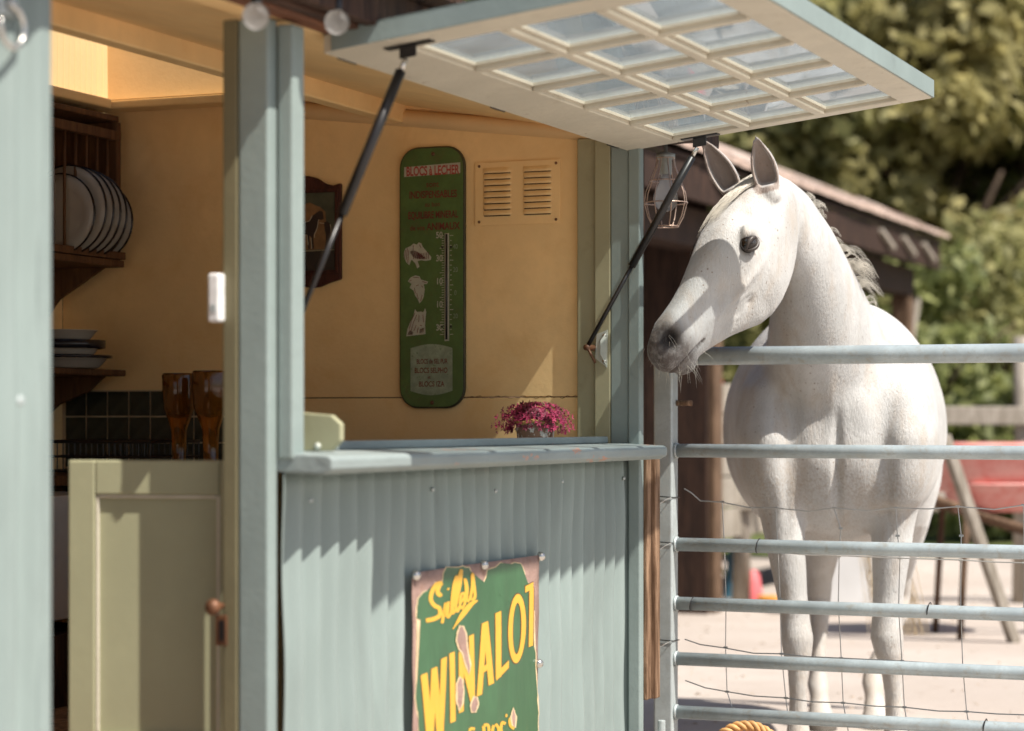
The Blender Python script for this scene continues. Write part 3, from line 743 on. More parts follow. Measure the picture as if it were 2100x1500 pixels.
# ------------------------------------------------------------------ flower pot on the counter
M['tin'] = paint('whitewashed_tin', (.24,.13,.085), .6, .2, 20, chip=(.60,.56,.52), chip_thr=(.50,.54), chip_s=26, bump=.15)
M['rope'] = plain('hemp_rope', (.40,.24,.08), .85, var=.35)
M['petal'] = plain('magenta_petals', (.36,.022,.085), .6, var=.45)
M['petal2'] = plain('dark_crimson_petals', (.13,.008,.025), .6, var=.4)
fu = 1.80; fv2 = k_v(1098, fu)
pot = thing('flower_pot', 'small tin pot of magenta flowers with rope rim on counter end', 'flower pot', K(fu, fv2, 1.067), KR)
MB().lathe([(0,0),(.048,0),(.050,.004),(.056,.060),(.058,.064),(.054,.064),(.046,.010),(0,.010)], n=28).build('tin', M['tin'], pot, smooth=True)
pts = [(.060*math.cos(a), .060*math.sin(a), .062+.003*math.sin(6*a)) for a in np.linspace(0, 2*math.pi, 40)[:-1]]
MB().tube(pts, .0055, 8, closed=True).build('rope_rim', M['rope'], pot, smooth=True)
pts = [(-.02, .058*math.cos(a), .064+.040*math.sin(a)) for a in np.linspace(0.02, math.pi-.02, 22)]
MB().tube(pts, .0048, 8).build('rope_handle', M['rope'], pot, smooth=True)
def blossoms(n, m, name, seed, off):
    r = np.random.default_rng(seed); V = []; Fc = []
    for i in range(n):
        th = r.uniform(0, 2*math.pi); el = r.uniform(-.55, 1.45)
        rad = r.uniform(.70, 1.12)
        c = Vector((.072*math.cos(th)*math.cos(el)*rad, (.105*math.sin(th)*math.cos(el)+off*.02)*rad, .060+.052*math.sin(el)*rad))
        if c.z < .045 and abs(c.y) < .058: continue
        nrm = (c-Vector((0,0,.05))).normalized(); q = nrm.to_track_quat('Z','Y')
        sz = r.uniform(.005,.0125)
        for p in range(5):
            a = p*2*math.pi/5 + r.uniform(0,.4)
            tip = q @ Vector((math.cos(a)*sz, math.sin(a)*sz, r.uniform(.1,.7)*sz)); lf = q @ Vector((math.cos(a+.45)*sz*.55, math.sin(a+.45)*sz*.55, .1*sz)); rt = q @ Vector((math.cos(a-.45)*sz*.55, math.sin(a-.45)*sz*.55, .1*sz))
            b = len(V); V += [c, c+lf, c+tip, c+rt]; Fc.append((b, b+1, b+2, b+3))
    mb = MB(); mb.add(V, Fc); me = bpy.data.meshes.new(name); me.from_pydata([tuple(v) for v in mb.v], [], mb.f); me.update()
    o = link(name, me, m, pot); o['kind'] = 'stuff'
blossoms(420, M['petal'], 'blossoms', 3, 0); blossoms(230, M['petal2'], 'dark_blossoms', 5, .6)
MB().lathe([(0,.115),(.045,.100),(.062,.075),(.050,.055),(0,.05)], n=16).build('foliage_core', M['petal2'], pot)

# ------------------------------------------------------------------ enamel advertising sign on the corrugated front
SV = -.0175
su0 = k_u(841, SV); su1 = k_u(1099, SV); sz1 = k_z(1156, (su0+su1)/2, SV)
sign = thing('enamel_sign', 'rusty green and yellow enamel advertising sign bolted to corrugated wall', 'sign', K(su0, SV, .30), KR)
def sp(zx, zy, d=0.0):           # from the zoomed crop of the sign (scale 3.947, origin 820,1120)
    px, py = 820+zx/3.947, 1120+zy/3.947
    u = k_u(px, SV); return Vector((u-su0, -d, k_z(py, u, SV)-.30))
def bulge(u, z): return .0022*math.sin(u*7.3+z*5)+.0012*math.sin(z*11-u*4)
SW = su1-su0; SH = sz1-.30
def signplate(name, m, thick):
    nx, nz = 26, 20; vs = []; fs = []
    for j in range(nz+1):
        for i in range(nx+1):
            x = SW*i/nx; z = SH*j/nz
            edge = .0022*math.sin(z*40+i)*(i in (0,nx)) 
            vs.append((x+edge, -.004-bulge(x, z), z))
    for j in range(nz):
        for i in range(nx): a = j*(nx+1)+i; fs.append((a, a+1, a+nx+2, a+nx+1))
    o = MB().add(vs, fs).build(name, m, sign, smooth=True)
    s = o.modifiers.new('s', 'SOLIDIFY'); s.thickness = thick; s.offset = 1; return o
signplate('rusty_plate', M['rust'], .0016)
M['sgreen'] = paint('sign_green_enamel', (.045,.125,.055), .33, .20, 7, dirt=(.10,.12,.05), dirt_thr=(.56,.8), bump=.06, bs=30, stretch=(1,1,.4))
M['syellow'] = paint('sign_yellow_enamel', (.74,.40,.045), .35, .08, 9, bump=.03)
M['sbrown'] = plain('sign_brown_outline', (.10,.06,.02), .4)
M['scream'] = plain('chipped_enamel_cream', (.66,.50,.30), .6, var=.15)
def sheet(pts, m, name, d, sub=True, jag=0.0, seed=1):
    r = random.Random(seed); p3 = []
    n = len(pts)
    for i in range(n):
        a = pts[i]; b = pts[(i+1)%n]; L = math.hypot(b[0]-a[0], b[1]-a[1]); k = max(1, int(L/14)) if sub else 1
        for q in range(k):
            t = q/k; x = a[0]+(b[0]-a[0])*t; y = a[1]+(b[1]-a[1])*t
            p3.append((x+r.uniform(-jag,jag), y+r.uniform(-jag,jag)))
    bm = bmesh.new(); vs = [bm.verts.new(sp(x, y, 0)) for x, y in p3]
    f = bm.faces.new(vs); bmesh.ops.triangulate(bm, faces=[f], ngon_method='EAR_CLIP')
    for _ in range(6):
        es = [e for e in bm.edges if e.calc_length() > .045]
        if es: bmesh.ops.subdivide_edges(bm, edges=es, cuts=1); bmesh.ops.triangulate(bm, faces=bm.faces)
    for v in bm.verts: v.co.y = -.004-.0016-d-bulge(v.co.x, v.co.z)
    bmesh.ops.recalc_face_normals(bm, faces=bm.faces)
    for f in bm.faces:
        if f.normal.y > 0: f.normal_flip()
    me = bpy.data.meshes.new(name); bm.to_mesh(me); bm.free()
    return link(name, me, m, sign)
GREEN = [(125,850),(160,780),(215,745),(245,700),(290,695),(320,640),(300,600),(250,620),(205,625),(180,560),(140,600),(118,590),(115,500),(130,430),(175,380),(200,360),(215,420),(250,360),(270,300),(330,290),(345,220),(370,175),(440,180),(500,165),(550,180),(580,260),(600,350),(600,420),(620,465),(655,455),(670,400),(660,330),(680,270),(700,200),(760,170),(800,140),(860,165),(905,135),(950,145),(975,200),(990,280),(1030,330),(1050,420),(1060,560),(1062,760),(1080,900),(1075,1000),(1090,1150),(1105,1300),(1100,1900),(120,1900),(140,1500),(120,1350),(100,1260),(110,1100),(125,980)]
def grow(pts, k):
    cx = sum(p[0] for p in pts)/len(pts); cy = sum(p[1] for p in pts)/len(pts); out = []
    n = len(pts); area = sum(pts[i][0]*pts[(i+1)%n][1]-pts[(i+1)%n][0]*pts[i][1] for i in range(n)); s = 1 if area > 0 else -1
    for i in range(n):
        a = pts[i-1]; b = pts[(i+1)%n]; dx, dy = b[0]-a[0], b[1]-a[1]; L = math.hypot(dx, dy) or 1
        out.append((pts[i][0]+s*dy/L*k, pts[i][1]-s*dx/L*k))
    return out
def dens(pts, L):
    o = []; n = len(pts); r = random.Random(9)
    for i in range(n):
        a = pts[i]; b = pts[(i+1)%n]; k = max(1, int(math.hypot(b[0]-a[0], b[1]-a[1])/L))
        for q in range(k): o.append((a[0]+(b[0]-a[0])*q/k+r.uniform(-4,4), a[1]+(b[1]-a[1])*q/k+r.uniform(-4,4)))
    return o
GD = dens(GREEN, 26)
sheet(grow(GD, 8), M['scream'], 'chipped_edge', .0004, sub=False)
sheet(GD, M['sgreen'], 'green_enamel', .0010, sub=False)
def stroke(a, b, w, vert=False):       # bar with horizontal (or vertical) ends
    if vert: return [(a[0],a[1]-w/2),(b[0],b[1]-w/2),(b[0],b[1]+w/2),(a[0],a[1]+w/2)]
    sl = .45*w
    return [(a[0]-w/2,a[1]+sl/2),(a[0]+w/2,a[1]-sl/2),(b[0]+w/2,b[1]-sl/2),(b[0]-w/2,b[1]+sl/2)]
def glyph(strokes, name, w=50):
    for k, st in enumerate(strokes):
        q = stroke(*st); sheet(grow(q, 7), M['sbrown'], name+'_outline', .0012+.00004*k, seed=k)
    for k, st in enumerate(strokes):
        sheet(stroke(*st), M['syellow'], name, .0018+.00006*k, seed=k)
glyph([((163,1035),(213,1580),52), ((246,985),(216,1580),46), ((246,985),(292,1545),48), ((328,905),(296,1545),48)], 'letter_w')
glyph([((395,862),(400,1425),44)], 'letter_i')
glyph([((472,850),(470,1345),42), ((476,862),(572,1255),46), ((558,720),(566,1240),40)], 'letter_n')
glyph([((668,618),(624,1210),46), ((672,618),(724,1120),46), ((645,1010),(705,965),52,True)], 'letter_a')
glyph([((776,535),(783,1068),46), ((765,1060),(866,955),62,True)], 'letter_l')
glyph([((1036,345),(1038,812),34), ((986,352),(1050,318),52,True)], 'letter_t')
def ring(cx, cy, rx, ry, ix, iy, sk, d, m, name):
    n = 40; V = []; Fc = []
    for i in range(n):
        a = 2*math.pi*i/n
        for (p, q) in ((rx, ry), (ix, iy)):
            x = cx+p*math.cos(a); y = cy+q*math.sin(a)-sk*p*math.cos(a); v = sp(x, y); v.y = -.0056-d-bulge(v.x, v.z); V.append(v)
    for i in range(n): j = (i+1)%n; Fc.append((2*i, 2*j, 2*j+1, 2*i+1))
    MB().add(V, Fc).build(name, m, sign)
ring(926, 668, 77, 290, 27, 196, .25, .0012, M['sbrown'], 'letter_o_outline'); ring(926, 668, 70, 280, 34, 208, .25, .0018, M['syellow'], 'letter_o')
def ribbon(pts, w, m, name, d):
    V = []; Fc = []; n = len(pts)
    # smooth the polyline
    P2 = [np.array(p, float) for p in pts]; fine = []
    for i in range(n-1):
        p0 = P2[max(i-1,0)]; p1 = P2[i]; p2 = P2[i+1]; p3 = P2[min(i+2,n-1)]
        for t in np.linspace(0, 1, 7)[:-1]: fine.append(.5*((2*p1)+(-p0+p2)*t+(2*p0-5*p1+4*p2-p3)*t*t+(-p0+3*p1-3*p2+p3)*t**3))
    fine.append(P2[-1]); m_ = len(fine)
    for i, p in enumerate(fine):
        d_ = fine[min(i+1,m_-1)]-fine[max(i-1,0)]; L = np.linalg.norm(d_) or 1; nx, ny = -d_[1]/L, d_[0]/L
        ww = w(i/(m_-1)) if callable(w) else w
        for s in (-1, 1):
            v = sp(p[0]+nx*ww/2*s, p[1]+ny*ww/2*s); v.y = -.0056-d-bulge(v.x, v.z); V.append(v)
    for i in range(m_-1): Fc.append((2*i, 2*i+1, 2*i+3, 2*i+2))
    MB().add(V, Fc).build(name, m, sign)
SCR = [([(318,385),(300,395),(285,370),(300,320),(318,300),(275,315),(240,370),(228,430),(255,480),(298,505),(300,560),(250,590),(185,603)], 34),
       ([(318,625),(335,540),(352,460),(345,560),(368,520),(370,480)], 24), ([(375,450),(362,570),(385,555),(405,500)], 22), ([(368,345),(380,352)], 22),
       ([(405,520),(440,330),(445,245),(420,320),(400,470),(405,545),(430,510)], 22), ([(430,500),(475,300),(485,195),(458,270),(435,430),(442,530),(470,480)], 22),
       ([(465,470),(498,425),(505,385),(480,395),(468,470),(485,505),(512,450)], 20), ([(505,480),(520,360),(512,265),(530,340),(525,430),(545,450)], 22),
       ([(548,440),(570,330),(572,225),(585,330),(590,410),(565,440)], 24), ([(612,440),(560,470),(500,540),(455,600),(405,672)], lambda t: 10+34*math.sin(math.pi*min(1,t*1.1)))]
for i, (p, w) in enumerate(SCR): ribbon(p, w, M['syellow'], 'script_stroke', .0019+.00005*i)
for i, (p, w) in enumerate((([(585,1480),(545,1483),(545,1560)],22), ([(660,1455),(665,1580)],26), ([(660,1450),(700,1455),(705,1540)],24), ([(745,1450),(735,1500),(760,1560)],24), ([(760,1440),(785,1480),(780,1560)],24), ([(842,1440),(815,1430),(805,1490),(830,1540)],24), ([(850,1360),(848,1385)],16), ([(912,1385),(880,1400),(882,1450),(912,1480)],24))):
    ribbon(p, w, M['syellow'], 'small_letter_stroke', .0019+.00005*i)
for i, pts in enumerate(([(440,700),(462,645),(490,650),(515,710),(520,790),(530,870),(548,960),(535,1040),(505,960),(480,870),(450,830),(432,770)], [(430,1110),(455,1055),(480,1080),(490,1170),(480,1280),(450,1330),(428,1260)], [(545,1290),(575,1215),(605,1225),(615,1280),(590,1345),(555,1345)], [(885,1380),(905,1310),(928,1380),(920,1470),(895,1450)])):
    sheet(grow(pts, 6), M['scream'], 'chip_edge', .0026, jag=2, seed=10+i); sheet(grow(pts, -7), M['rust'], 'rust_patch', .0030, jag=2, seed=20+i)
for (x, y) in ((100,238),(660,155),(1108,85),(1100,950)):
    c = sp(x, y); MB().lathe([(0,-.017),(.007,-.016),(.0115,-.010),(.0125,-.005),(.0125,0)], (c.x, -.003-bulge(c.x, c.z), c.z), 14, 'y').build('bolt', M['chrome'], sign, smooth=True)

# ------------------------------------------------------------------ festoon bulbs under the eave
M['bulb_glass'] = glass('bulb_glass', (.90,.90,.90), .8, (.9,.88,.85))
for i, (px, py, lab) in enumerate(((525, 34, 'clear round festoon bulb above the door post'), (691, 46, 'clear round festoon bulb by the corner of the raised flap'))):
    v = -.125; u = k_u(px, v); z = k_z(py, u, v)
    t = thing('festoon_bulb', lab, 'light bulb', K(u, v, z-.026), KR, 'festoon bulbs under the eave')
    r = .0262
    prof = [(r*math.sin(a), r-r*math.cos(a)) for a in np.linspace(0, math.pi*.86, 18)]
    MB().lathe(prof, n=24, cap=False).build('globe', M['bulb_glass'], t, smooth=True)
    MB().lathe([(.010,.047),(.011,.05),(.011,.085),(.0,.087)], n=14).build('socket', M['black'], t, smooth=True)
    MB().tube([(0,0,.045),(.004,0,.030),(-.004,.0,.026),(0,0,.045)], .0008, 4).build('filament', M['brass'], t)
cb = MB(); cb.tube([(u, -.126+.004*math.sin(u*5), 2.045-.008*abs(math.sin(u*4))) for u in np.linspace(-2.3, 2.5, 60)], .005, 6)
o = cb.build('festoon_cable', M['black'], None, smooth=True); o.location = (OX, OY, 0); o.rotation_euler = (0,0,KR)
tag(o, 'black festoon cable running along the dark eave', 'cable')
# lever hook on the left wall panel
t = thing('metal_hook', 'grey metal hook with worn ring at the top left edge', 'hook', K(k_u(16,-.02), -.016, k_z(100, k_u(16,-.02), -.02)), KR)
MB().box(-.025, .028, -.004, .004, .055, .17).build('hook_plate', M['galv'], t, bevel=.002)
MB().tube([(0,-.006,.09)]+[(.012+.034*math.sin(a)-.012, -.012, .036+.034*math.cos(a)) for a in np.linspace(0, math.pi*1.6, 20)], .006, 8).build('hook_ring', M['chrome'], t, smooth=True)

# ------------------------------------------------------------------ caged pendant lamp at the far corner
cl = P(1365, 465, 7.10)
lamp = thing('cage_lamp', 'copper wire cage lamp with bare bulb hanging by the hut corner', 'lamp', cl)
M['copper'] = plain('copper_wire', (.62,.46,.37), .4, .7)
HL = (465-322)/F*7.1
prof = [(.040,.0),(.056,.030),(.067,.072),(.062,.105),(.046,.145),(.030,.185),(.027,HL)]
mb = MB()
for k in range(8):
    a = 2*math.pi*k/8+.2; pts = []
    for i in range(len(prof)-1):
        for t in np.linspace(0, 1, 5)[:-1]:
            r = prof[i][0]+(prof[i+1][0]-prof[i][0])*t; h = prof[i][1]+(prof[i+1][1]-prof[i][1])*t; pts.append((r*math.cos(a), r*math.sin(a), h))
    pts.append((prof[-1][0]*math.cos(a), prof[-1][0]*math.sin(a), HL)); mb.tube(pts, .0018, 5)
for (r, h) in ((.040,.0),(.067,.072),(.048,.140),(.028,HL-.004)):
    mb.tube([(r*math.cos(a), r*math.sin(a), h) for a in np.linspace(0, 2*math.pi, 32)[:-1]], .0019, 5, closed=True)
mb.build('wire_cage', M['copper'], lamp, smooth=True)
MB().lathe([(0,.045),(.020,.049),(.034,.066),(.038,.085),(.034,.105),(.022,.130),(.016,.150),(.015,.160)], n=24, cap=False).build('bulb', M['bulb_glass'], lamp, smooth=True)
MB().lathe([(.016,.158),(.019,.160),(.019,.205),(.029,.207),(.029,.222),(.006,.228),(.006,.25)], n=18).build('lamp_holder', M['galv'], lamp, smooth=True)
MB().tube([(0,0,.245),(0,0,2.0-cl.z)], .004, 6).build('cord', M['black'], lamp)

# ------------------------------------------------------------------ galvanised gate with stock wire
GP = P(1368, 865, 7.05)
GR = -math.atan2(CU, SU)
gate = thing('field_gate', 'galvanised tubular field gate with stock wire tied to it', 'gate', (GP.x, GP.y, 0), GR)
GDX, GDY = SU, -CU
def g_t(px):                     # distance along the gate for a photo column
    q = (px-1050)/F
    return (q*GP.y - GP.x) / (GDX - q*GDY)
def g_z(px, py):
    return HC + (HY-py)/F*(GP.y+GDY*g_t(px))
MB().box(-.034, .026, -.03, .03, .05, 1.335).build('gate_stile', M['galv'], gate, bevel=.006, seg=3)
MB().box(2.72, 2.78, -.03, .03, .05, 1.335).build('gate_stile', M['galv'], gate, bevel=.006, seg=3)
for i, (y0, r) in enumerate(((731,.0275),(924.5,.0205),(1117,.0205),(1238,.0200),(1351.5,.0200),(1461,.0200),(1572,.020))):
    z = g_z(1400, y0)
    mb = MB(); mb.tube([(.024, 0, z), (.7, 0, z-.001), (1.4, .0, z-.002), (2.722, 0, z)], r, 18); mb.build('gate_rail', M['galv_tube'], gate, smooth=True)
    mb = MB(); mb.tube([(.0262, 0, z), (.034, 0, z)], r*1.18, 14); mb.build('weld_bead', M['galv'], gate, smooth=True)
for k, (px, py) in enumerate(((1555,1120),(1420,1239),(1905,1251),(2020,1490))):
    t = g_t(px); rr = .0215; z = g_z(px, py)
    MB().tube([(t+.004*math.sin(a), rr*math.cos(a), z+rr*math.sin(a)) for a in np.linspace(0, 2*math.pi, 18)[:-1]], .0017, 5, closed=True).build('wire_tie', M['black'], gate)
for py in (1017, 1110, 1310):
    z = g_z(1370, py); e = .0325
    MB().tube([(-.034-.002,-e,z),(.026+.002,-e,z-.004),(.028,e,z-.006),(-.036,e,z-.002)], .0016, 5, closed=True).build('wire_tie', M['black'], gate)
    MB().tube([(.024,-e-.001,z-.004),(.010,-e-.016,z-.012),(-.004,-e-.022,z-.022)], .0013, 5).build('wire_end', M['wire'], gate)
# latch peg in the gap
MB().tube([(.027,.012,g_z(1396,827)),(.075,.012,g_z(1396,827))], .009, 10).build('latch_peg', M['batten'], gate, smooth=True)
# stock wire: four line wires and six stays hang just behind the rails
WY = .030
LINES = [[(1397,1003),(1412,1012),(1430,1028),(1475,1031),(1530,1042),(1585,1043),(1655,1050),(1705,1043),(1775,1049),(1832,1043),(1900,1045),(1960,1040),(2035,1046),(2095,1037),(2160,1042),(2240,1040),(2400,1048)],
         [(1398,1118),(1480,1126),(1588,1133),(1652,1140),(1715,1141),(1790,1144),(1836,1146),(1900,1148),(1965,1150),(2030,1154),(2100,1156),(2240,1162),(2400,1170)],
         [(1398,1313),(1430,1324),(1480,1331),(1540,1342),(1596,1343),(1650,1349),(1720,1352),(1840,1358),(1970,1366),(2100,1371),(2240,1380),(2400,1388)],
         [(1399,1398),(1440,1413),(1485,1421),(1540,1430),(1606,1434),(1660,1442),(1724,1444),(1790,1451),(1849,1453),(1920,1461),(1977,1462),(2040,1467),(2100,1469),(2240,1480),(2400,1490)]]
def wpt(px, py): return (g_t(px), WY, g_z(px, py))
net = MB()
for L in LINES: MB().tube([wpt(*p) for p in L], .0019, 5).build('line_wire', M['wire'], gate)
STAYS = [[(1475,1030),(1480,1130),(1483,1230),(1482,1330),(1485,1421),(1496,1455)], [(1585,1043),(1590,1133),(1594,1230),(1597,1343),(1606,1434),(1614,1500),(1618,1600)], [(1705,1043),(1719,1085),(1716,1142),(1714,1240),(1720,1352),(1724,1444),(1734,1500),(1740,1600)],
         [(1832,1043),(1836,1100),(1841,1146),(1838,1250),(1845,1358),(1850,1453),(1858,1500),(1864,1600)], [(1960,1040),(1967,1100),(1966,1150),(1966,1250),(1970,1366),(1978,1462),(1985,1500),(1992,1600)], [(2095,1037),(2097,1156),(2096,1250),(2100,1371),(2104,1469),(2112,1600)], [(2240,1040),(2240,1162),(2240,1380),(2240,1480),(2250,1600)]]
for S in STAYS:
    MB().tube([wpt(*p) for p in S], .0016, 5).build('stay_wire', M['wire'], gate)
    for p in S:
        if p[1] < 1500: 
            c = wpt(*p); MB().tube([(c[0]-.006,c[1],c[2]),(c[0]+.006,c[1],c[2])], .0034, 5).build('wire_knot', M['wire'], gate)

# gate post of timber behind the hut corner, and a wicker basket by the gate
bk = P(1530, 1480, 6.55)
basket = thing('wicker_basket', 'wicker basket with twisted handle standing in front of the gate', 'basket', (bk.x, bk.y, 0))
M['wicker'] = plain('golden_wicker', (.50,.27,.10), .6, var=.3)
HT = bk.z
mb = MB()
for s in range(3):
    pts = []
    for a in np.linspace(0, math.pi, 60):
        tw = a*13+s*2*math.pi/3; r = .0075
        rad = .125 + r*math.cos(tw); pts.append((rad*math.cos(a), r*math.sin(tw), .115+(HT-.115-.012)/.125*rad*math.sin(a)))
    mb.tube(pts, .0072, 6)
mb.build('twisted_handle', M['wicker'], basket, smooth=True)
for j in range(9):
    rr = .105+.035*math.sin(j/8*1.4); z = .012+j*.0125
    MB().tube([((rr+.004*math.cos(12*a+j*math.pi))*math.cos(a), (rr+.004*math.cos(12*a+j*math.pi))*math.sin(a), z) for a in np.linspace(0, 2*math.pi, 61)[:-1]], .0075, 6, closed=True).build('woven_ring', M['wicker'], basket, smooth=True)
MB().lathe([(0,.004),(.10,.004),(.105,.012),(0,.012)], n=24).build('base', M['wicker'], basket)

# ------------------------------------------------------------------ open shed behind the horse
eX, eY = (1945-1050)/F*18.7, 18.7
shed = thing('open_shed', 'dark open-fronted timber shed with weathered tiled eave behind the horse', 'shed', (eX, eY, 0), KR)
EZ = HC + (HY-492)/F*18.7         # underside of the tile edge
M['shed_tile'] = paint('weathered_clay_tile', (.54,.40,.33), .85, .3, 3, dirt=(.55,.50,.45), dirt_thr=(.45,.65), bump=.3)
M['shed_board'] = wood('shade_darkened_boards', (.055,.028,.018), (.02,.010,.007))  # brown boards darkened, shade of the open interior put into the colour
M['shed_post'] = wood('brown_shed_post', (.19,.12,.075), (.08,.047,.028))
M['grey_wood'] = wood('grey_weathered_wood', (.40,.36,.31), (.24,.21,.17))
L0 = -12.0                         # local x along the eave, 0 at the far end ; local y inwards
slope = .42
tl = MB()
prof = [(-.0,.0),(.0,.03),(.26,.03+.26*slope),(.26,.26*slope)]
tl.extrude([(-.105, y, z) for y, z in prof], (.205,0,0)); tme = tl.mesh('roof_tile'); tme.materials.append(M['shed_tile'])
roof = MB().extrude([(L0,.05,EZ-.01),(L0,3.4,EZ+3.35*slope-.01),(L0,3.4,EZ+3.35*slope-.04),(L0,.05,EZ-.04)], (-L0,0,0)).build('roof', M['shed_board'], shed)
for r in range(3):
    for c in range(56):
        o = link('roof_tile', tme, None, roof); o.location = (-.1-c*.212-(r%2)*.1, .0+r*.20+random.uniform(-.012,.012), EZ+.012+r*(.20*slope)+r*.004+random.uniform(-.004,.006))
        o.rotation_euler = (random.uniform(-.02,.02), random.uniform(-.03,.03), random.uniform(-.03,.03))
tb = MB().extrude([(L0,.62,EZ+.62*slope+.02),(L0,3.4,EZ+3.4*slope+.02),(L0,3.4,EZ+3.4*slope+.05),(L0,.62,EZ+.62*slope+.05)], (-L0,0,0)); o = tb.build('upper_tiles', M['shed_tile'], roof)
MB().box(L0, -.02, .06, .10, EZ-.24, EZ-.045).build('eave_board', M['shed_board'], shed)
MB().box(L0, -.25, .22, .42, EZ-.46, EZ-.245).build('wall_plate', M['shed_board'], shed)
for x in (-.72,-1.42,-2.12,-5.2,-6.1):
    MB().beam((x,.045,EZ-.08),(x+.34,.03,EZ-.19),.03,.03).build('eave_bracket', M['grey_wood'], shed)
for x in (-.35,-3.0,-5.45,-8.6,-11.6):
    MB().box(x-.075, x+.075, .22, .37, 0, EZ-.461).build('post', M['shed_post'], shed, bevel=.012)
MB().beam((-.35,.29,EZ-1.15),(-.10,.24,EZ-.47),.06,.06).build('brace', M['grey_wood'], shed)
for i in range(60):
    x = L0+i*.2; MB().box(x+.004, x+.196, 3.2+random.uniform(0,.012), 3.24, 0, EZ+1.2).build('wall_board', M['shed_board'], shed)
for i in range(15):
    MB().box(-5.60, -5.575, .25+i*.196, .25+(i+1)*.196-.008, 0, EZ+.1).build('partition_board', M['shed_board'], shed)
for i in range(5):
    MB().box(-5.37, -3.08, .30, .325, .42+i*.19, .42+i*.19+.18).build('front_board', M['grey_wood'], shed, bevel=.005)
    MB().box(-2.92, -.43, .26, .285, .35+i*.19, .35+i*.19+.17).build('front_board', M['grey_wood'], shed, bevel=.005)

# ------------------------------------------------------------------ paddock fence, far right
fence = thing('paddock_fence', 'grey weathered post and rail fence beyond the horse', 'fence', (P(2095,865,14.5).x, 14.5, 0), 0)
for dx, h in ((0.0,1.66),(-1.75,1.3),(1.9,1.4),(3.8,1.4)):
    MB().tube([(dx,0,0),(dx+.01,0,h*.5),(dx,0,h)], [.06,.055,.05], 10).build('post', M['grey_wood'], fence, smooth=True)
for z, h in ((1.155,.115),(.62,.12)):
    mb = MB(); mb.beam((-1.8,-.07,z+.02),(1.9,-.07,z),.05,h); mb.beam((1.9,-.07,z),(3.9,-.07,z+.02),.05,h); mb.build('rail', M['grey_wood'], fence, bevel=.008)

# ------------------------------------------------------------------ red tub cart
cb = P(2055, 865, 12.3)
cart = thing('red_wheelbarrow', 'sun-bleached red plastic wheelbarrow beside the white horse', 'wheelbarrow', (cb.x, cb.y, 0), math.radians(8))
M['redtub'] = paint('bleached_red_plastic', (.62,.16,.14), .42, .2, 3, dirt=(.68,.38,.34), dirt_thr=(.3,.6), bump=.03)
mb = MB(); vs = []; fs = []
rings = [(.34,.21,.76),(.40,.26,.86),(.445,.31,.985),(.465,.325,1.00),(.465,.325,1.02),(.43,.295,1.01),(.39,.25,.88),(.32,.20,.78)]
for (a, b, z) in rings:
    for k in range(32):
        t = 2*math.pi*k/32; c, s_ = math.cos(t), math.sin(t)
        vs.append((a*math.copysign(abs(c)**.55, c), b*math.copysign(abs(s_)**.55, s_), z))
for i in range(len(rings)-1):
    for k in range(32): fs.append((i*32+k, i*32+(k+1)%32, (i+1)*32+(k+1)%32, (i+1)*32+k))
fs.append(tuple(range(31,-1,-1))); fs.append(tuple(len(vs)-32+k for k in range(32)))
mb.add(vs, fs); mb.build('tub', M['redtub'], cart, smooth=True)
mb = MB(); vs2 = [(x*.62-.02, y*.85, z*.6+.20) for x, y, z in vs]; mb.add(vs2, fs); mb.build('lower_tray', M['redtub'], cart, smooth=True)
for y in (-.2,.2):
    MB().tube([(-.60,y*1.4,.78),(-.34,y,.70),(.30,y*.7,.50),(.52,0,.24)], .020, 8).build('frame_tube', M['shed_post'], cart, smooth=True)
    MB().tube([(-.26,y,.68),(-.30,y,.0)], .018, 8).build('leg', M['shed_post'], cart, smooth=True)
wh = MB(); wh.tube([(.52+.19*math.cos(a), 0, .23+.19*math.sin(a)) for a in np.linspace(0,2*math.pi,28)[:-1]], .038, 10, closed=True); w = wh.build('wheel', M['black'], cart, smooth=True)
MB().tube([(.52,-.09,.23),(.52,.09,.23)], .05, 12).build('hub', M['galv'], w, smooth=True)
# leaning grey pole in front of it
pl = P(2000, 865, 11.8)
o = MB().beam((-.16,-.0,1.06),(.22,.10,.0),.07,.05).build('leaning_plank', M['grey_wood'], None, bevel=.006); o.location = (pl.x, pl.y, 0)
tag(o, 'grey wooden plank leaning against the red wheelbarrow', 'plank')

# ------------------------------------------------------------------ things on the yard by the shed
def lathe_thing(name, lab, cat, px, py, D, prof, m, part, n=20, extra=None):
    p = P(px, py, D); t = thing(name, lab, cat, (p.x, p.y, 0)); MB().lathe(prof, n=n).build(part, m, t, smooth=True)
    if extra: extra(t)
    return t
M['pink'] = plain('bleached_pink_plastic', (.68,.16,.17), .4); M['toyblue'] = plain('blue_plastic', (.12,.36,.55), .4); M['toygreen'] = plain('green_plastic', (.22,.34,.08), .4)
M['toyyel'] = plain('orange_yellow_plastic', (.62,.28,.05), .4); M['whitebox'] = paint('white_tarpaulin', (.50,.50,.50), .6, .1, 3, bump=.1)
def ex(t): MB().tube([(.075*math.cos(a), 0, .20+.07*math.sin(a)) for a in np.linspace(.1, math.pi-.1, 14)], .006, 6).build('handle', M['pink'], t)
lathe_thing('pink_bucket', 'pink plastic bucket upside down on the yard by the shed', 'bucket', 1541, 1200, 14.6, [(0,.205),(.035,.20),(.05,.18),(.07,.06),(.078,.012),(.078,0),(0,0)], M['pink'], 'bucket_body')
def ex2(t):
    MB().tube([(-.03,0,.12),(-.09,.0,.20),(-.10,0,.26)], .012, 8).build('spout', M['toygreen'], t)
    MB().tube([(.04,0,.22),(.085,0,.17),(.05,0,.08)], .010, 8).build('handle', M['toyblue'], t)
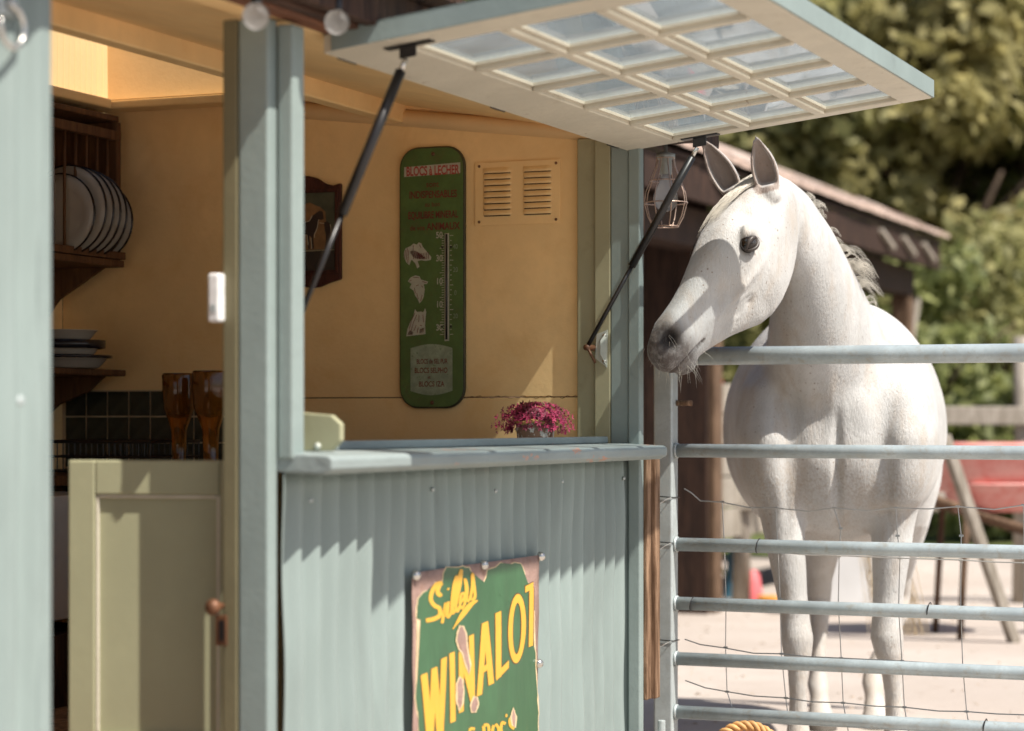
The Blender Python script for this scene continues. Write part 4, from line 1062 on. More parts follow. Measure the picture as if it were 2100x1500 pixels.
lathe_thing('watering_can', 'blue and green toy watering can left of the pink bucket', 'watering can', 1506, 1200, 14.9, [(0,0),(.062,0),(.066,.02),(.055,.14),(.048,.24),(.03,.30),(.022,.36),(0,.36)], M['toyblue'], 'can_body', extra=ex2)
lathe_thing('orange_dish', 'low orange plastic dish on the yard by the pink bucket', 'dish', 1582, 1210, 14.4, [(0,.012),(.06,.012),(.085,.05),(.092,.05),(.07,0),(0,0)], M['toyyel'], 'dish_body')
p = P(1718, 1195, 13.8)
t = thing('white_crate', 'white covered crate seen between the legs of the horse', 'crate', (p.x, p.y, 0), .35)
MB().box(-.24,.24,-.2,.2,.04,.38).build('crate_body', M['whitebox'], t, bevel=.02, seg=3); MB().box(-.26,.26,-.22,.22,.382,.42).build('crate_lid', M['whitebox'], t, bevel=.012, seg=3)
for x in (-.2,.2): MB().box(x-.03,x+.03,-.19,.19,0,.039).build('runner', M['shed_board'], t)
p = P(1426, 800, 14.2)
t = thing('red_feed_scoop', 'red plastic feed tub hanging in the shed doorway', 'tub', (p.x, p.y, p.z-.14))
MB().lathe([(0,.0),(.10,.0),(.13,.02),(.16,.20),(.17,.20),(.15,.0)], n=20).build('tub_body', plain('red_plastic', (.50,.03,.025), .4), t, smooth=True)
MB().tube([(-.16,0,.19),(0,0,.42),(.16,0,.19)], .008, 6).build('handle', M['black'], t)
p = P(1880, 1180, 15.0)
t = thing('tree_stump', 'dark tree stump on the yard below the fence', 'stump', (p.x+.9, p.y-.6, 0))
MB().lathe([(0,.30),(.16,.30),(.17,.27),(.16,.1),(.22,0),(0,0)], n=14).build('trunk', M['shed_board'], t, smooth=True)

# ------------------------------------------------------------------ trees and bushes
def leaf_mat(name, c1, c2):
    m, nt, out = NT(name)
    b = nd(nt, 'ShaderNodeBsdfPrincipled'); tl_ = nd(nt, 'ShaderNodeBsdfTranslucent'); mx = nd(nt, 'ShaderNodeMixShader'); mx.inputs[0].default_value = .5
    oi = nd(nt, 'ShaderNodeNewGeometry')
    c = mixc(nt, oi.outputs['Random Per Island'], c1, c2)
    nt.links.new(c, b.inputs['Base Color']); nt.links.new(c, tl_.inputs[0]); b.inputs['Roughness'].default_value = .6
    nt.links.new(b.outputs[0], mx.inputs[1]); nt.links.new(tl_.outputs[0], mx.inputs[2]); nt.links.new(mx.outputs[0], out.inputs[0])
    return m
LM = [leaf_mat('olive_leaves', (.17,.175,.06), (.45,.42,.18)), leaf_mat('green_leaves', (.13,.16,.05), (.38,.40,.15)), leaf_mat('dark_leaves', (.06,.08,.028), (.19,.22,.07)), leaf_mat('golden_leaves', (.22,.20,.07), (.52,.46,.20))]
M['bark'] = wood('tree_bark', (.16,.11,.075), (.06,.04,.028))
def leaves(seed, clumps, n, size):
    r = np.random.default_rng(seed); tot = sum(c[3]*c[4]*c[5] for c in clumps); VV = []
    for (cx, cy, cz, rx, ry, rz) in clumps:
        k = max(20, int(n*rx*ry*rz/tot))
        d = r.normal(size=(k,3)); d /= np.linalg.norm(d, axis=1)[:,None]
        rad = r.uniform(.45, 1.0, (k,1))**.55*(1+.18*np.sin(d[:,:1]*7+d[:,1:2]*5+seed))
        c = np.array([cx,cy,cz]) + d*rad*np.array([rx,ry,rz])
        nr = d*.6 + np.array([.25,-.2,.6]) + r.normal(size=(k,3))*.75; nr /= np.linalg.norm(nr, axis=1)[:,None]
        a = np.cross(nr, r.normal(size=(k,3))); a /= np.linalg.norm(a, axis=1)[:,None]
        b = np.cross(nr, a)
        s = size*r.uniform(.6,1.4,(k,1))
        VV.append(np.stack([c-a*s, c+b*s*.5, c+a*s, c-b*s*.5], 1).reshape(-1,3))
    V = np.concatenate(VV); return V, np.arange(len(V)).reshape(-1,4)
def tree(name, lab, x, y, h, w, mi, seed, n=7500, size=.14, low=.16, cat='tree', group='trees behind the yard'):
    r = random.Random(seed); z0 = max(0, .055*(y-24))
    t = thing(name, lab, cat, (x, y, z0), 0, group)
    mb = MB(); mb.tube([(0,0,-.1),(.05,0,h*.25),(-.05,.05,h*.5),(0,0,h*.8)], [h*.035,h*.026,h*.018,h*.006], 9)
    for k in range(6):
        a = r.uniform(0,6.28); z = h*r.uniform(.2,.6); L = w*r.uniform(.5,.9)
        mb.tube([(0,0,z),(L*.5*math.cos(a),L*.5*math.sin(a),z+h*.08),(L*math.cos(a),L*math.sin(a),z+h*.2)], [h*.014,h*.009,h*.003], 6)
    mb.build('trunk', M['bark'], t, smooth=True)
    cl = []
    for k in range(44):
        zz = r.uniform(low, .95); f = math.sin(math.pi*min(1, (zz-low+.12)/(1.02-low+.12)))**.6
        a = r.uniform(0,6.28); q = r.uniform(.2,.85)*w*f
        s = r.uniform(.15,.42)*w*(.6+.4*f)
        cl.append((q*math.cos(a), q*math.sin(a), zz*h, s, s, s*r.uniform(.6,.9)))
    V, Q = leaves(seed, cl, n, size)
    link('crown', np_mesh('crown', V, Q), LM[mi], t)
T = [('broad olive-gold tree right above the raised hatch flap', 3.6, 33, 9.5, 3.0, 3), ('tall olive tree behind the shed roof', 5.2, 35.5, 10.5, 3.0, 0), ('green tree left of the dark gap at the right edge', 6.5, 31, 9.0, 2.5, 1),
     ('green tree at the right edge of the view', 8.1, 34, 10.0, 2.8, 1), ('olive tree far behind at the upper right corner', 9.6, 38, 11.5, 3.3, 0), ('green tree hidden partly behind the hatch flap', 1.6, 36, 10.0, 3.0, 1),
     ('golden tree farthest back between the olive trees', 6.9, 41, 12.5, 3.4, 3), ('dark green tree far left behind the hut', -2.0, 37, 10.5, 3.2, 2), ('green tree outside the right edge of the view', 12.5, 36, 6.0, 2.6, 1), ('olive tree farthest right beyond the fence', 15.5, 38, 6.5, 2.8, 0), ('olive tree behind the shed ridge', 3.4, 41, 12.5, 3.4, 0)]
T += [('golden bushy tree just right of the shed roof end', 5.0, 27.5, 6.6, 2.0, 3), ('olive bushy tree above the paddock post', 6.3, 28.3, 7.0, 2.1, 0), ('light green bushy tree at right edge', 7.6, 27.2, 6.2, 1.9, 1), ('small olive tree behind the shed brackets', 3.6, 28.0, 6.4, 2.0, 0), ('olive tree rising behind the golden bushy tree', 5.7, 30.0, 9.0, 2.5, 0), ('green tree rising behind the paddock fence', 7.4, 30.5, 9.5, 2.5, 1)]
for i, (lab, x, y, h, w, mi) in enumerate(T): tree('deciduous_tree', lab, x, y, h, w, mi, 30+i)
B = [('light green bush behind the far shed post', 4.05, 23.0, 2.9, 1.2, 1), ('olive bush right of the shed end', 5.1, 24.0, 3.3, 1.3, 0), ('dark green bush low at the right edge', 6.2, 25.0, 3.6, 1.4, 1), ('low green bush behind the paddock rail', 4.6, 21.6, 1.7, .9, 1), ('low olive bush behind the fence post', 5.8, 21.8, 1.8, 1.0, 0), ('tall bush beyond the right edge', 7.9, 25.5, 3.6, 1.5, 1), ('bush in the gap under the shed eave', 2.9, 24.5, 3.0, 1.2, 0)]
for i, (lab, x, y, h, w, mi) in enumerate(B): tree('garden_bush', lab, x, y, h, w, mi, 60+i, 2600, .085, .08, 'bush', 'bushes beyond the paddock fence')

# ------------------------------------------------------------------ the horse
def build_horse():
    HX, HYw = 1.09, 7.95
    horse = thing('grey_horse', 'white flea-bitten grey horse looking over the gate towards the hut', 'horse', (HX, HYw, 0))
    O3 = Vector((HX, HYw, 0))
    mb = MB()
    def loft(rings, n=28, pw=1.0):
        vs = []; fs = []
        for (c, ax, ay, rx, ry) in rings:
            c = Vector(c); ax = Vector(ax).normalized(); ay = Vector(ay).normalized()
            for k in range(n):
                a = 2*math.pi*k/n; cx, sy = math.cos(a), math.sin(a)
                vs.append(c + ax*rx*math.copysign(abs(cx)**pw, cx) + ay*ry*math.copysign(abs(sy)**pw, sy) - O3)
        m = len(rings)
        for i in range(m-1):
            for k in range(n): fs.append((i*n+k, i*n+(k+1)%n, (i+1)*n+(k+1)%n, (i+1)*n+k))
        fs.append(tuple(range(n-1,-1,-1))); fs.append(tuple((m-1)*n+k for k in range(n)))
        mb.add(vs, fs)
    # ---- trunk
    e = Vector((.127,.992,0)); lat = Vector((.992,-.127,0)); up = Vector((0,0,1)); C0 = Vector((1.025,7.33,0))
    T = [(-.02,1.10,.10,.12),(.03,1.09,.205,.24),(.10,1.085,.265,.30),(.20,1.095,.305,.345),(.36,1.13,.335,.41),(.58,1.115,.368,.415),(.85,1.10,.392,.400),(1.08,1.125,.382,.378),(1.28,1.165,.345,.345),(1.46,1.175,.300,.305),(1.60,1.14,.235,.255),(1.70,1.10,.12,.15)]
    loft([(C0+e*t+up*z, lat, up, rx, rz) for t, z, rx, rz in T], 40, .94)
    # shoulder masses
    for sx in (-1, 1):
        loft([(C0+e*a+lat*sx*b+up*z, lat, e, r, r2) for a, b, z, r, r2 in ((.25,.16,1.36,.06,.10),(.20,.215,1.24,.10,.17),(.15,.215,1.08,.115,.19),(.13,.20,.94,.105,.16),(.12,.18,.86,.085,.12))], 20)
    # ---- neck
    N = [((1.055,7.75,1.16),.25,.34),((1.03,7.58,1.27),.215,.30),((.990,7.44,1.40),.176,.240),((.950,7.31,1.530),.134,.190),((.905,7.19,1.645),.100,.150),((.840,7.065,1.738),.082,.122),((.778,6.965,1.785),.070,.100)]
    pts = [Vector(p[0]) for p in N]; rings = []
    for i, (p, rl, rs) in enumerate(N):
        d = (pts[min(i+1,len(N)-1)]-pts[max(i-1,0)]).normalized(); l = Vector((.93,-.30,0)).normalized(); l = (l-d*l.dot(d)).normalized(); rings.append((p, l, d.cross(l), rl, rs))
    loft(rings, 30)
    # ---- legs
    def leg(path, fwd=(0,-1,0)):
        p = [Vector(q[0]) for q in path]; rr = []
        for i, q in enumerate(path):
            rr.append((p[i], Vector((1,0,0)), Vector((0,1,0)), q[1], q[2] if len(q) > 2 else q[1]*1.12))
        loft(rr, 18)
    leg([((.845,7.50,1.02),.10,.14),((.858,7.47,.90),.085,.115),((.866,7.455,.82),.072,.092),((.880,7.445,.70),.060,.072),((.895,7.44,.58),.049,.056),((.905,7.435,.50),.047,.052),((.910,7.43,.44),.0525,.056),((.912,7.43,.39),.046,.050),((.914,7.435,.34),.033,.040),((.915,7.44,.25),.0275,.037),((.915,7.44,.18),.030,.038),((.915,7.435,.14),.038,.045),((.915,7.42,.10),.034,.038),((.915,7.40,.06),.042,.05),((.915,7.38,.03),.053,.06),((.915,7.37,.0),.060,.07)])
    leg([((1.235,7.50,1.02),.10,.14),((1.228,7.46,.90),.085,.115),((1.222,7.45,.82),.073,.092),((1.212,7.44,.70),.060,.072),((1.203,7.435,.58),.049,.056),((1.197,7.43,.50),.047,.052),((1.197,7.425,.44),.053,.056),((1.204,7.425,.39),.046,.05),((1.212,7.43,.34),.033,.04),((1.220,7.435,.25),.0275,.037),((1.224,7.435,.18),.030,.038),((1.226,7.43,.14),.038,.045),((1.228,7.415,.10),.034,.038),((1.23,7.40,.06),.042,.05),((1.23,7.38,.03),.053,.06),((1.23,7.37,.0),.060,.07)])
    def hind(x0, x1, x2, dy):
        leg([((x0,8.72+dy,1.06),.15,.24),((x0,8.66+dy,.90),.125,.20),((x0,8.66+dy,.76),.085,.14),((x0+(x1-x0)*.5,8.72+dy,.64),.060,.09),((x1,8.80+dy,.54),.048,.066),((x1,8.83+dy,.47),.047,.058),((x1,8.80+dy,.40),.036,.048),((x1+(x2-x1)*.5,8.77+dy,.30),.029,.038),((x2,8.74+dy,.20),.031,.039),((x2,8.72+dy,.155),.041,.047),((x2,8.69+dy,.11),.034,.038),((x2,8.66+dy,.06),.044,.05),((x2,8.64+dy,.03),.054,.06),((x2,8.63+dy,.0),.060,.068)])
    hind(1.155, 1.150, 1.135, -.10); hind(1.46, 1.455, 1.345, -.05)
    # ---- head: poll frame
    POLL = Vector((.738, 6.90, 1.824)); LIP = Vector((.412, 6.645, 1.297))
    a = (LIP-POLL).normalized(); f = Vector((a.x, a.y, 0)).normalized(); hh = math.hypot(a.x, a.y); b = (f*(-a.z) + up*hh).normalized(); w = up.cross(f).normalized()
    # (s, top, bottom, half width high, half width low)
    S = [(-.06,.020,-.10,.055,.05),(-.02,.032,-.150,.070,.055),(.03,.046,-.195,.082,.060),(.08,.058,-.225,.091,.062),(.13,.068,-.245,.098,.066),(.18,.075,-.256,.104,.068),(.23,.077,-.262,.106,.068),(.28,.073,-.258,.098,.066),(.33,.066,-.240,.085,.062),(.38,.060,-.205,.073,.056),(.43,.056,-.172,.063,.049),(.48,.056,-.146,.056,.044),(.53,.060,-.122,.053,.042),(.57,.064,-.106,.056,.043),(.605,.064,-.094,.057,.042),(.635,.054,-.080,.051,.038),(.658,.034,-.064,.040,.032),(.672,.008,-.042,.022,.02)]
    n = 44; vs = []; fs = []
    for (s, t, bt, wh, wl) in S:
        for k in range(n):
            an = 2*math.pi*k/n; cx, sy = math.cos(an), math.sin(an)
            mid = t*.55+bt*.45 if s < .4 else (t+bt)/2
            bb = mid + (t-mid)*sy if sy > 0 else mid + (mid-bt)*sy
            wd = wh if sy > 0 else wh+(wl-wh)*(-sy)**.8
            x = wd*math.copysign(abs(cx)**.72, cx)
            vs.append(POLL + a*s + b*bb + w*x - O3)
    m_ = len(S)
    for i in range(m_-1):
        for k in range(n): fs.append((i*n+k, i*n+(k+1)%n, (i+1)*n+(k+1)%n, (i+1)*n+k))
    fs.append(tuple(range(n-1,-1,-1))); fs.append(tuple((m_-1)*n+k for k in range(n)))
    mb.add(vs, fs)
    # brow bumps
    def hp(s, x, y): return POLL + a*s + w*x + b*y
    for sx in (-1, 1):
        loft([(hp(s, sx*x, y), a, b, r, r) for s, x, y, r in ((.195,.080,.022,.012),(.200,.092,.020,.030),(.206,.104,.015,.024),(.210,.110,.012,.008))], 14)
    # chin
    loft([(hp(s, 0, y), w, b, rx, ry) for s, y, rx, ry in ((.555,-.088,.012,.012),(.585,-.095,.030,.024),(.615,-.090,.032,.026),(.640,-.078,.020,.018))], 16)
    # ---- ears (cupped)
    def ear(base, tip, opening, r):
        base = Vector(base); tip = Vector(tip); d = (tip-base).normalized(); o = Vector(opening); o = (o-d*o.dot(d)).normalized(); sd = d.cross(o)
        L = (tip-base).length; nr = 14; na = 15; outer = []; inner = []
        vs = []; fs = []
        for i in range(nr):
            t = i/(nr-1); c = base + d*L*t - o*.010*math.sin(t*3.1)
            rad = r*(.72+.55*math.sin(min(1, t*1.35)*math.pi*.62))*(1-t**2.2)**.9 + .002
            op = 1.15 if t > .12 else 1.15*(t/.12)*.8+.1
            for j in range(na):
                an = op + (2*math.pi-2*op)*j/(na-1)
                vs.append(c + (o*math.cos(an)*.85+sd*math.sin(an))*rad - O3)
            for j in range(na):
                an = op + (2*math.pi-2*op)*j/(na-1)
                th = .0095 if t < .9 else .006
                vs.append(c + (o*math.cos(an)*.85+sd*math.sin(an))*max(rad-th, .0005) - O3)
        for i in range(nr-1):
            A = i*2*na; B = (i+1)*2*na
            for j in range(na-1):
                fs.append((A+j, A+j+1, B+j+1, B+j)); fs.append((A+na+j+1, A+na+j, B+na+j, B+na+j+1))
            fs.append((A, B, B+na, A+na)); fs.append((A+na-1, A+2*na-1, B+2*na-1, B+na-1))
        for j in range(na-1):
            fs.append((j+1, j, na+j, na+j+1)); A = (nr-1)*2*na; fs.append((A+j, A+j+1, A+na+j+1, A+na+j))
        mb.add(vs, fs)
        loft([(base-d*.02, o, sd, r*.8, r*.85), (base+d*.012, o, sd, r*.8, r*.85), (base+d*.030, o, sd, r*.55, r*.6)], 14)
        return base, tip, o
    cam_dir = Vector((-.1, -1, 0))
    earL = ear(hp(.035,.066,.002), hp(-.058,.066,.158), (-.25,-1,0), .036)
    earR = ear(hp(.045,-.062,.020), hp(-.030,-.108,.200), (-.30,-.95,0), .036)
    raw = mb.mesh('horse_raw')
    ob = bpy.data.objects.new('tmp', raw); COL.objects.link(ob)
    rm = ob.modifiers.new('r', 'REMESH'); rm.mode = 'VOXEL'; rm.voxel_size = .0062; rm.adaptivity = 0
    dg = bpy.context.evaluated_depsgraph_get(); me = bpy.data.meshes.new_from_object(ob.evaluated_get(dg))
    bpy.data.objects.remove(ob)
    nv = len(me.vertices); V = np.empty(nv*3); me.vertices.foreach_get('co', V); V = V.reshape(-1,3) + np.array(O3)
    E_ = np.empty(len(me.edges)*2, dtype=np.int64); me.edges.foreach_get('vertices', E_); E_ = E_.reshape(-1,2)
    deg = np.bincount(E_.ravel(), minlength=nv).astype(float)[:,None]
    pa, pb, pw_, pu = np.array(a), np.array(b), np.array(w), np.array(POLL)
    def head_c(V):
        R = V-pu; return R@pa, R@pw_, R@pb
    def lap(V):
        S_ = np.zeros_like(V)
        for c in range(3):
            S_[:,c] = np.bincount(E_[:,0], V[E_[:,1],c], nv) + np.bincount(E_[:,1], V[E_[:,0],c], nv)
        return S_/np.maximum(deg,1) - V
    s_, x_, y_ = head_c(V)
    inhead = ((s_ > -.03) & (s_ < .72) & (np.abs(x_) < .15) & (y_ < .10) & (y_ > -.30)).astype(float)
    earmask = (y_ > .03) & (s_ < .06) & (s_ > -.1) & (np.abs(x_) < .16)
    bodysm = (1-inhead); bodysm[earmask] = 0; inhead[earmask] = 0
    for it in range(60):                      # Taubin-like smoothing, strong on the body, light on the head
        k = .62 if it % 2 == 0 else -.60
        V = V + k*lap(V)*bodysm[:,None]
    for it in range(46):
        V = V + .6*lap(V)*(bodysm*(V[:,2] > .75))[:,None]
    for it in range(7): V = V + .5*lap(V)*inhead[:,None]
    for it in range(3): V = V + .5*lap(V)*earmask[:,None]
    me.vertices.foreach_set('co', (V-np.array(O3)).ravel()); me.update()
    def normals():
        N_ = np.empty(nv*3); me.vertices.foreach_get('normal', N_); return N_.reshape(-1,3)
    N_ = normals()
    def brush(c, r, amt, stretch=None):       # c in head coords
        s_, x_, y_ = head_c(V); q = ((s_-c[0])/r[0])**2 + ((x_-c[1])/r[1])**2 + ((y_-c[2])/r[2])**2
        return np.exp(-q*1.2)[:,None]*amt
    D = np.zeros_like(V)
    for sx in (-1, 1):
        D += N_*brush((.232,sx*.106,-.002),(.026,.05,.020),-.013)           # eye socket
        D += N_*brush((.255,sx*.10,-.030),(.030,.04,.014),.003)
        D += N_*brush((.150,sx*.09,.040),(.030,.05,.022),-.009)             # hollow above the eye
        D += N_*brush((.33,sx*.08,-.070),(.085,.05,.011),.0085)             # facial crest
        D += N_*brush((.40,sx*.07,-.030),(.060,.05,.026),-.009)
        D += N_*brush((.43,sx*.06,-.115),(.070,.05,.020),-.007)             # hollow above the mouth corner
        D += N_*brush((.34,sx*.07,-.125),(.020,.05,.020),-.006)
        for i in range(10):                                                 # facial veins
            t = i/9; D += N_*brush((.31+.15*t, sx*.075, -.115+.055*t+.008*math.sin(t*7)),(.012,.05,.0045),.0022)
            D += N_*brush((.33+.10*t, sx*.075, -.12-.015*t+.006*math.sin(t*9)),(.010,.05,.0045),.0020)
        D += N_*brush((.20,sx*.07,-.165),(.075,.06,.060),.006)              # cheek
        D += N_*brush((.30,sx*.07,-.20),(.03,.05,.05),-.003)
        D += N_*brush((.592,sx*.052,.030),(.034,.03,.030),.009)             # nostril wing
        D += N_*brush((.50,sx*.05,.012),(.05,.04,.02),-.004)
        D += N_*brush((.600,sx*.054,.034),(.031,.05,.022),-.040)            # nostril
        D += N_*brush((.612,sx*.050,.012),(.018,.05,.012),-.018)
        D += N_*brush((.575,sx*.054,.050),(.018,.03,.012),.006)
        for i in range(9):
            t = i/8; D += N_*brush((.535+.13*t, sx*.045*(1-t*.5), -.072+.020*t+.006*math.sin(t*3)),(.016,.03,.0055),-.0075)
    V = V + D
    # chest and shoulder modelling in world space (body frame)
    R = V-np.array(C0); tt = R@np.array(e); ll = R@np.array(lat); zz = V[:,2]
    def bb(c, r, amt):
        q = ((tt-c[0])/r[0])**2 + ((ll-c[1])/r[1])**2 + ((zz-c[2])/r[2])**2; return np.exp(-q)[:,None]*amt
    D = np.zeros_like(V)
    D += N_*bb((-.02,.0,.98),(.15,.014,.16),-.022)                           # groove between the pectorals
    for sx in (-1, 1):
        D += N_*bb((.02,sx*.155,.93),(.14,.022,.13),-.013)
        D += N_*bb((.0,sx*.075,.97+.015*sx),(.12,.055,.085),.009+.003*sx)
        D += N_*bb((.05,sx*.21,1.08),(.14,.05,.12),.010)
        D += N_*bb((.05,sx*.13,1.22),(.12,.03,.12),-.009)
    D += N_*bb((-.02,-.01,1.19),(.12,.035,.05),.012)
    # jugular groove and crest line on the near side of the neck
    V = V + D
    jx = V[:,0]; 
    V[:,2] = np.maximum(V[:,2], 0.0)
    me.vertices.foreach_set('co', (V-np.array(O3)).ravel()); me.update()
    # ---- pigment attributes
    s_, x_, y_ = head_c(V)
    on = ((s_ > .1) & (s_ < .75) & (y_ > -.2) & (np.abs(x_) < .13)).astype(float)
    muzzle = np.clip((s_-.528+.25*np.clip(y_-.03,0,.05))/.065, 0, 1)*on
    muzzle = np.maximum(muzzle, .55*np.clip((s_-.47)/.10,0,1)*np.exp(-((y_+.085)/.03)**2)*on)
    mt_ = np.clip((s_-.535)/.13, 0, 1); muzzle = np.maximum(muzzle, on*(s_ > .52)*np.exp(-((y_-(-.072+.020*mt_))/.006)**2))
    muzzle *= np.clip(1-.2*np.exp(-(((s_-.54)/.05)**2+((y_-.0)/.04)**2)), 0, 1)
    eye = np.zeros(nv)
    for sx in (-1, 1):
        eye = np.maximum(eye, np.exp(-(((s_-.232)/.030)**2+((x_-sx*.100)/.03)**2+((y_-.002)/.022)**2)*1.3))
    eye = np.clip(eye*1.5, 0, 1)
    nost = np.zeros(nv)
    for sx in (-1, 1):
        nost = np.maximum(nost, np.exp(-(((s_-.602)/.031)**2+((y_-.031)/.023)**2)*.9)*((x_*sx) > .015))
    earin = np.zeros(nv)
    for base, tip, o in (earL, earR):
        d = np.array((tip-base).normalized()); L = (tip-base).length; q = V-np.array(base); t = q@d; rad = q-np.outer(t, d); ro = rad@np.array(o); N2 = normals()
        face = (N2@np.array(o))
        m1 = (t > .012) & (t < L*.98) & (np.linalg.norm(rad, axis=1) < .045) & (face > .15)
        earin = np.maximum(earin, m1*np.clip((face-.15)/.4, 0, 1)*np.clip((L-t)/.02, 0, 1))
    dark = np.clip(np.maximum.reduce([muzzle*.93, eye*.9]), 0, 1)
    legd = np.clip((.62-V[:,2])/.3, 0, 1)*(V[:,1] > 7.2)
    hoof = ((V[:,2] < .045)).astype(float)
    for nm, arr in (('dark', dark), ('ear', earin*.75), ('black', np.clip(nost*1.6,0,1)), ('leg', legd), ('hoof', hoof), ('tan', np.clip(1-np.abs(V[:,2]-.93)/.16, 0, 1)*(V[:,1] < 7.55))):
        at = me.attributes.new(nm, 'FLOAT', 'POINT'); at.data.foreach_set('value', arr.astype(np.float32))
    me.polygons.foreach_set('use_smooth', [True]*len(me.polygons))
    # coat material
    m, nt, out = NT('flea_bitten_grey_coat')
    bs = nd(nt, 'ShaderNodeBsdfPrincipled'); nt.links.new(bs.outputs[0], out.inputs[0])
    vec = coords(nt)
    def att(nm): q = nd(nt, 'ShaderNodeAttribute'); q.attribute_name = nm; return q.outputs['Fac']
    n1 = noise(nt, vec, 5, 5, .6); c = mixc(nt, ramp(nt, n1, .35, .7), (.47,.466,.452), (.60,.596,.582))
    n5 = noise(nt, coords(nt, (1,1,.3)), 16, 5, .6); c = mixc(nt, ramp(nt, n5, .46, .72, 0, .6), c, (.45,.385,.32))
    vo = nd(nt, 'ShaderNodeTexVoronoi'); vo.inputs['Scale'].default_value = 78; nt.links.new(vec, vo.inputs['Vector'])
    sp_ = nd(nt, 'ShaderNodeSeparateColor'); nt.links.new(vo.outputs['Color'], sp_.inputs[0])
    thr = nd(nt, 'ShaderNodeMath', operation='GREATER_THAN'); thr.inputs[1].default_value = .42; nt.links.new(sp_.outputs[0], thr.inputs[0])
    rad = nd(nt, 'ShaderNodeMath', operation='MULTIPLY'); rad.inputs[1].default_value = .25; nt.links.new(sp_.outputs[1], rad.inputs[0])
    lt = nd(nt, 'ShaderNodeMath', operation='LESS_THAN'); nt.links.new(vo.outputs['Distance'], lt.inputs[0]); nt.links.new(rad.outputs[0], lt.inputs[1])
    sp2 = nd(nt, 'ShaderNodeMath', operation='MULTIPLY'); nt.links.new(thr.outputs[0], sp2.inputs[0]); nt.links.new(lt.outputs[0], sp2.inputs[1])
    sp3 = nd(nt, 'ShaderNodeMath', operation='MULTIPLY'); nt.links.new(ramp(nt, noise(nt, vec, 3.2, 3, .6), .36, .64, .08, .75), sp3.inputs[1]); nt.links.new(sp2.outputs[0], sp3.inputs[0])
    c = mixc(nt, sp3.outputs[0], c, (.20,.14,.10))
    n6 = noise(nt, vec, 130, 3, .6); 
    tanf = nd(nt, 'ShaderNodeMath', operation='MULTIPLY'); nt.links.new(att('tan'), tanf.inputs[0]); nt.links.new(ramp(nt, n6, .42, .68, 0, .55), tanf.inputs[1])
    c = mixc(nt, tanf.outputs[0], c, (.36,.28,.21))
    n2 = noise(nt, vec, 24, 5, .65); lf = nd(nt, 'ShaderNodeMath', operation='MULTIPLY'); nt.links.new(att('leg'), lf.inputs[0]); nt.links.new(ramp(nt, n2, .3, .7, .15, .6), lf.inputs[1])
    c = mixc(nt, lf.outputs[0], c, (.48,.40,.32))
    n3 = noise(nt, vec, 60, 5, .6); dk = nd(nt, 'ShaderNodeMath', operation='MULTIPLY'); nt.links.new(att('dark'), dk.inputs[0]); nt.links.new(ramp(nt, n3, .25, .6, .72, 1.0), dk.inputs[1])
    c = mixc(nt, dk.outputs[0], c, (.055,.040,.034)); c = mixc(nt, att('ear'), c, (.24,.17,.135)); c = mixc(nt, att('black'), c, (.012,.009,.008)); c = mixc(nt, att('hoof'), c, (.10,.085,.07))
    nt.links.new(c, bs.inputs['Base Color']); bs.inputs['Roughness'].default_value = .55; bs.inputs['Specular IOR Level'].default_value = .25
    bs.inputs['Sheen Weight'].default_value = .25; bs.inputs['Sheen Roughness'].default_value = .4
    bp = nd(nt, 'ShaderNodeBump'); bp.inputs['Strength'].default_value = .5; bp.inputs['Distance'].default_value = .007
    hv = coords(nt, (1,1,.22)); nt.links.new(noise(nt, hv, 220, 3, .6), bp.inputs['Height']); nt.links.new(bp.outputs[0], bs.inputs['Normal'])
    me.materials.clear(); me.materials.append(m); me.name = 'body'
    link('body', me, None, horse)
    # ---- short coat hair lying along the body
    N3 = normals(); rg = np.random.default_rng(11)
    facing = (N3[:,1] < .35) & (dark < .25) & (V[:,2] > .2) & (earin < .05)
    idx = np.nonzero(facing)[0]; idx = rg.choice(idx, min(len(idx), 85000), replace=False)
    Pn = V[idx]-np.array(O3); Nn = N3[idx]
    flow = np.tile(np.array([0,0,-1.0]), (len(idx),1)); inh = (s_[idx] > 0) & (np.abs(x_[idx]) < .13) & (s_[idx] < .7) & (y_[idx] > -.3)
    flow[inh] = np.array(a)*.8 - np.array(b)*.5
    flow += .55*np.stack([np.sin(Pn[:,2]*9+Pn[:,0]*5), 0*Pn[:,0], .3*np.cos(Pn[:,0]*11)], 1) + rg.normal(size=flow.shape)*.28
    flow -= Nn*(flow*Nn).sum(1)[:,None]; flow /= np.linalg.norm(flow, axis=1)[:,None]+1e-9
    sd_ = np.cross(Nn, flow); Lh = rg.uniform(.007,.017,(len(idx),1)); Lh[inh] *= .55
    jit = sd_*rg.normal(size=(len(idx),1))*.003
    A_ = Pn+jit-sd_*.00045-Nn*.0005; B_ = Pn+jit+sd_*.00045-Nn*.0005; C_ = Pn+jit+flow*Lh+Nn*(Lh*rg.uniform(.10,.28,(len(idx),1)))
    hv_ = np.stack([A_,B_,C_],1).reshape(-1,3)
    hm, hnt, hout = NT('short_coat_hair'); hb = nd(hnt, 'ShaderNodeBsdfPrincipled'); hnt.links.new(hb.outputs[0], hout.inputs[0])
    hg = nd(hnt, 'ShaderNodeNewGeometry'); hnt.links.new(mixc(hnt, ramp(hnt, hg.outputs['Random Per Island'], .0, 1.0), (.38,.36,.34), (.66,.655,.64)), hb.inputs['Base Color']); hb.inputs['Roughness'].default_value = .45
    ho = link('coat_hair', np_mesh('coat_hair', hv_, np.arange(len(hv_)).reshape(-1,3)), hm, horse); ho['kind'] = 'stuff'
    # ---- eyes with lids
    M['eye'] = plain('dark_horse_eye', (.010,.006,.004), .04, spec=.8); M['lid'] = plain('dark_eyelid', (.060,.048,.042), .45)
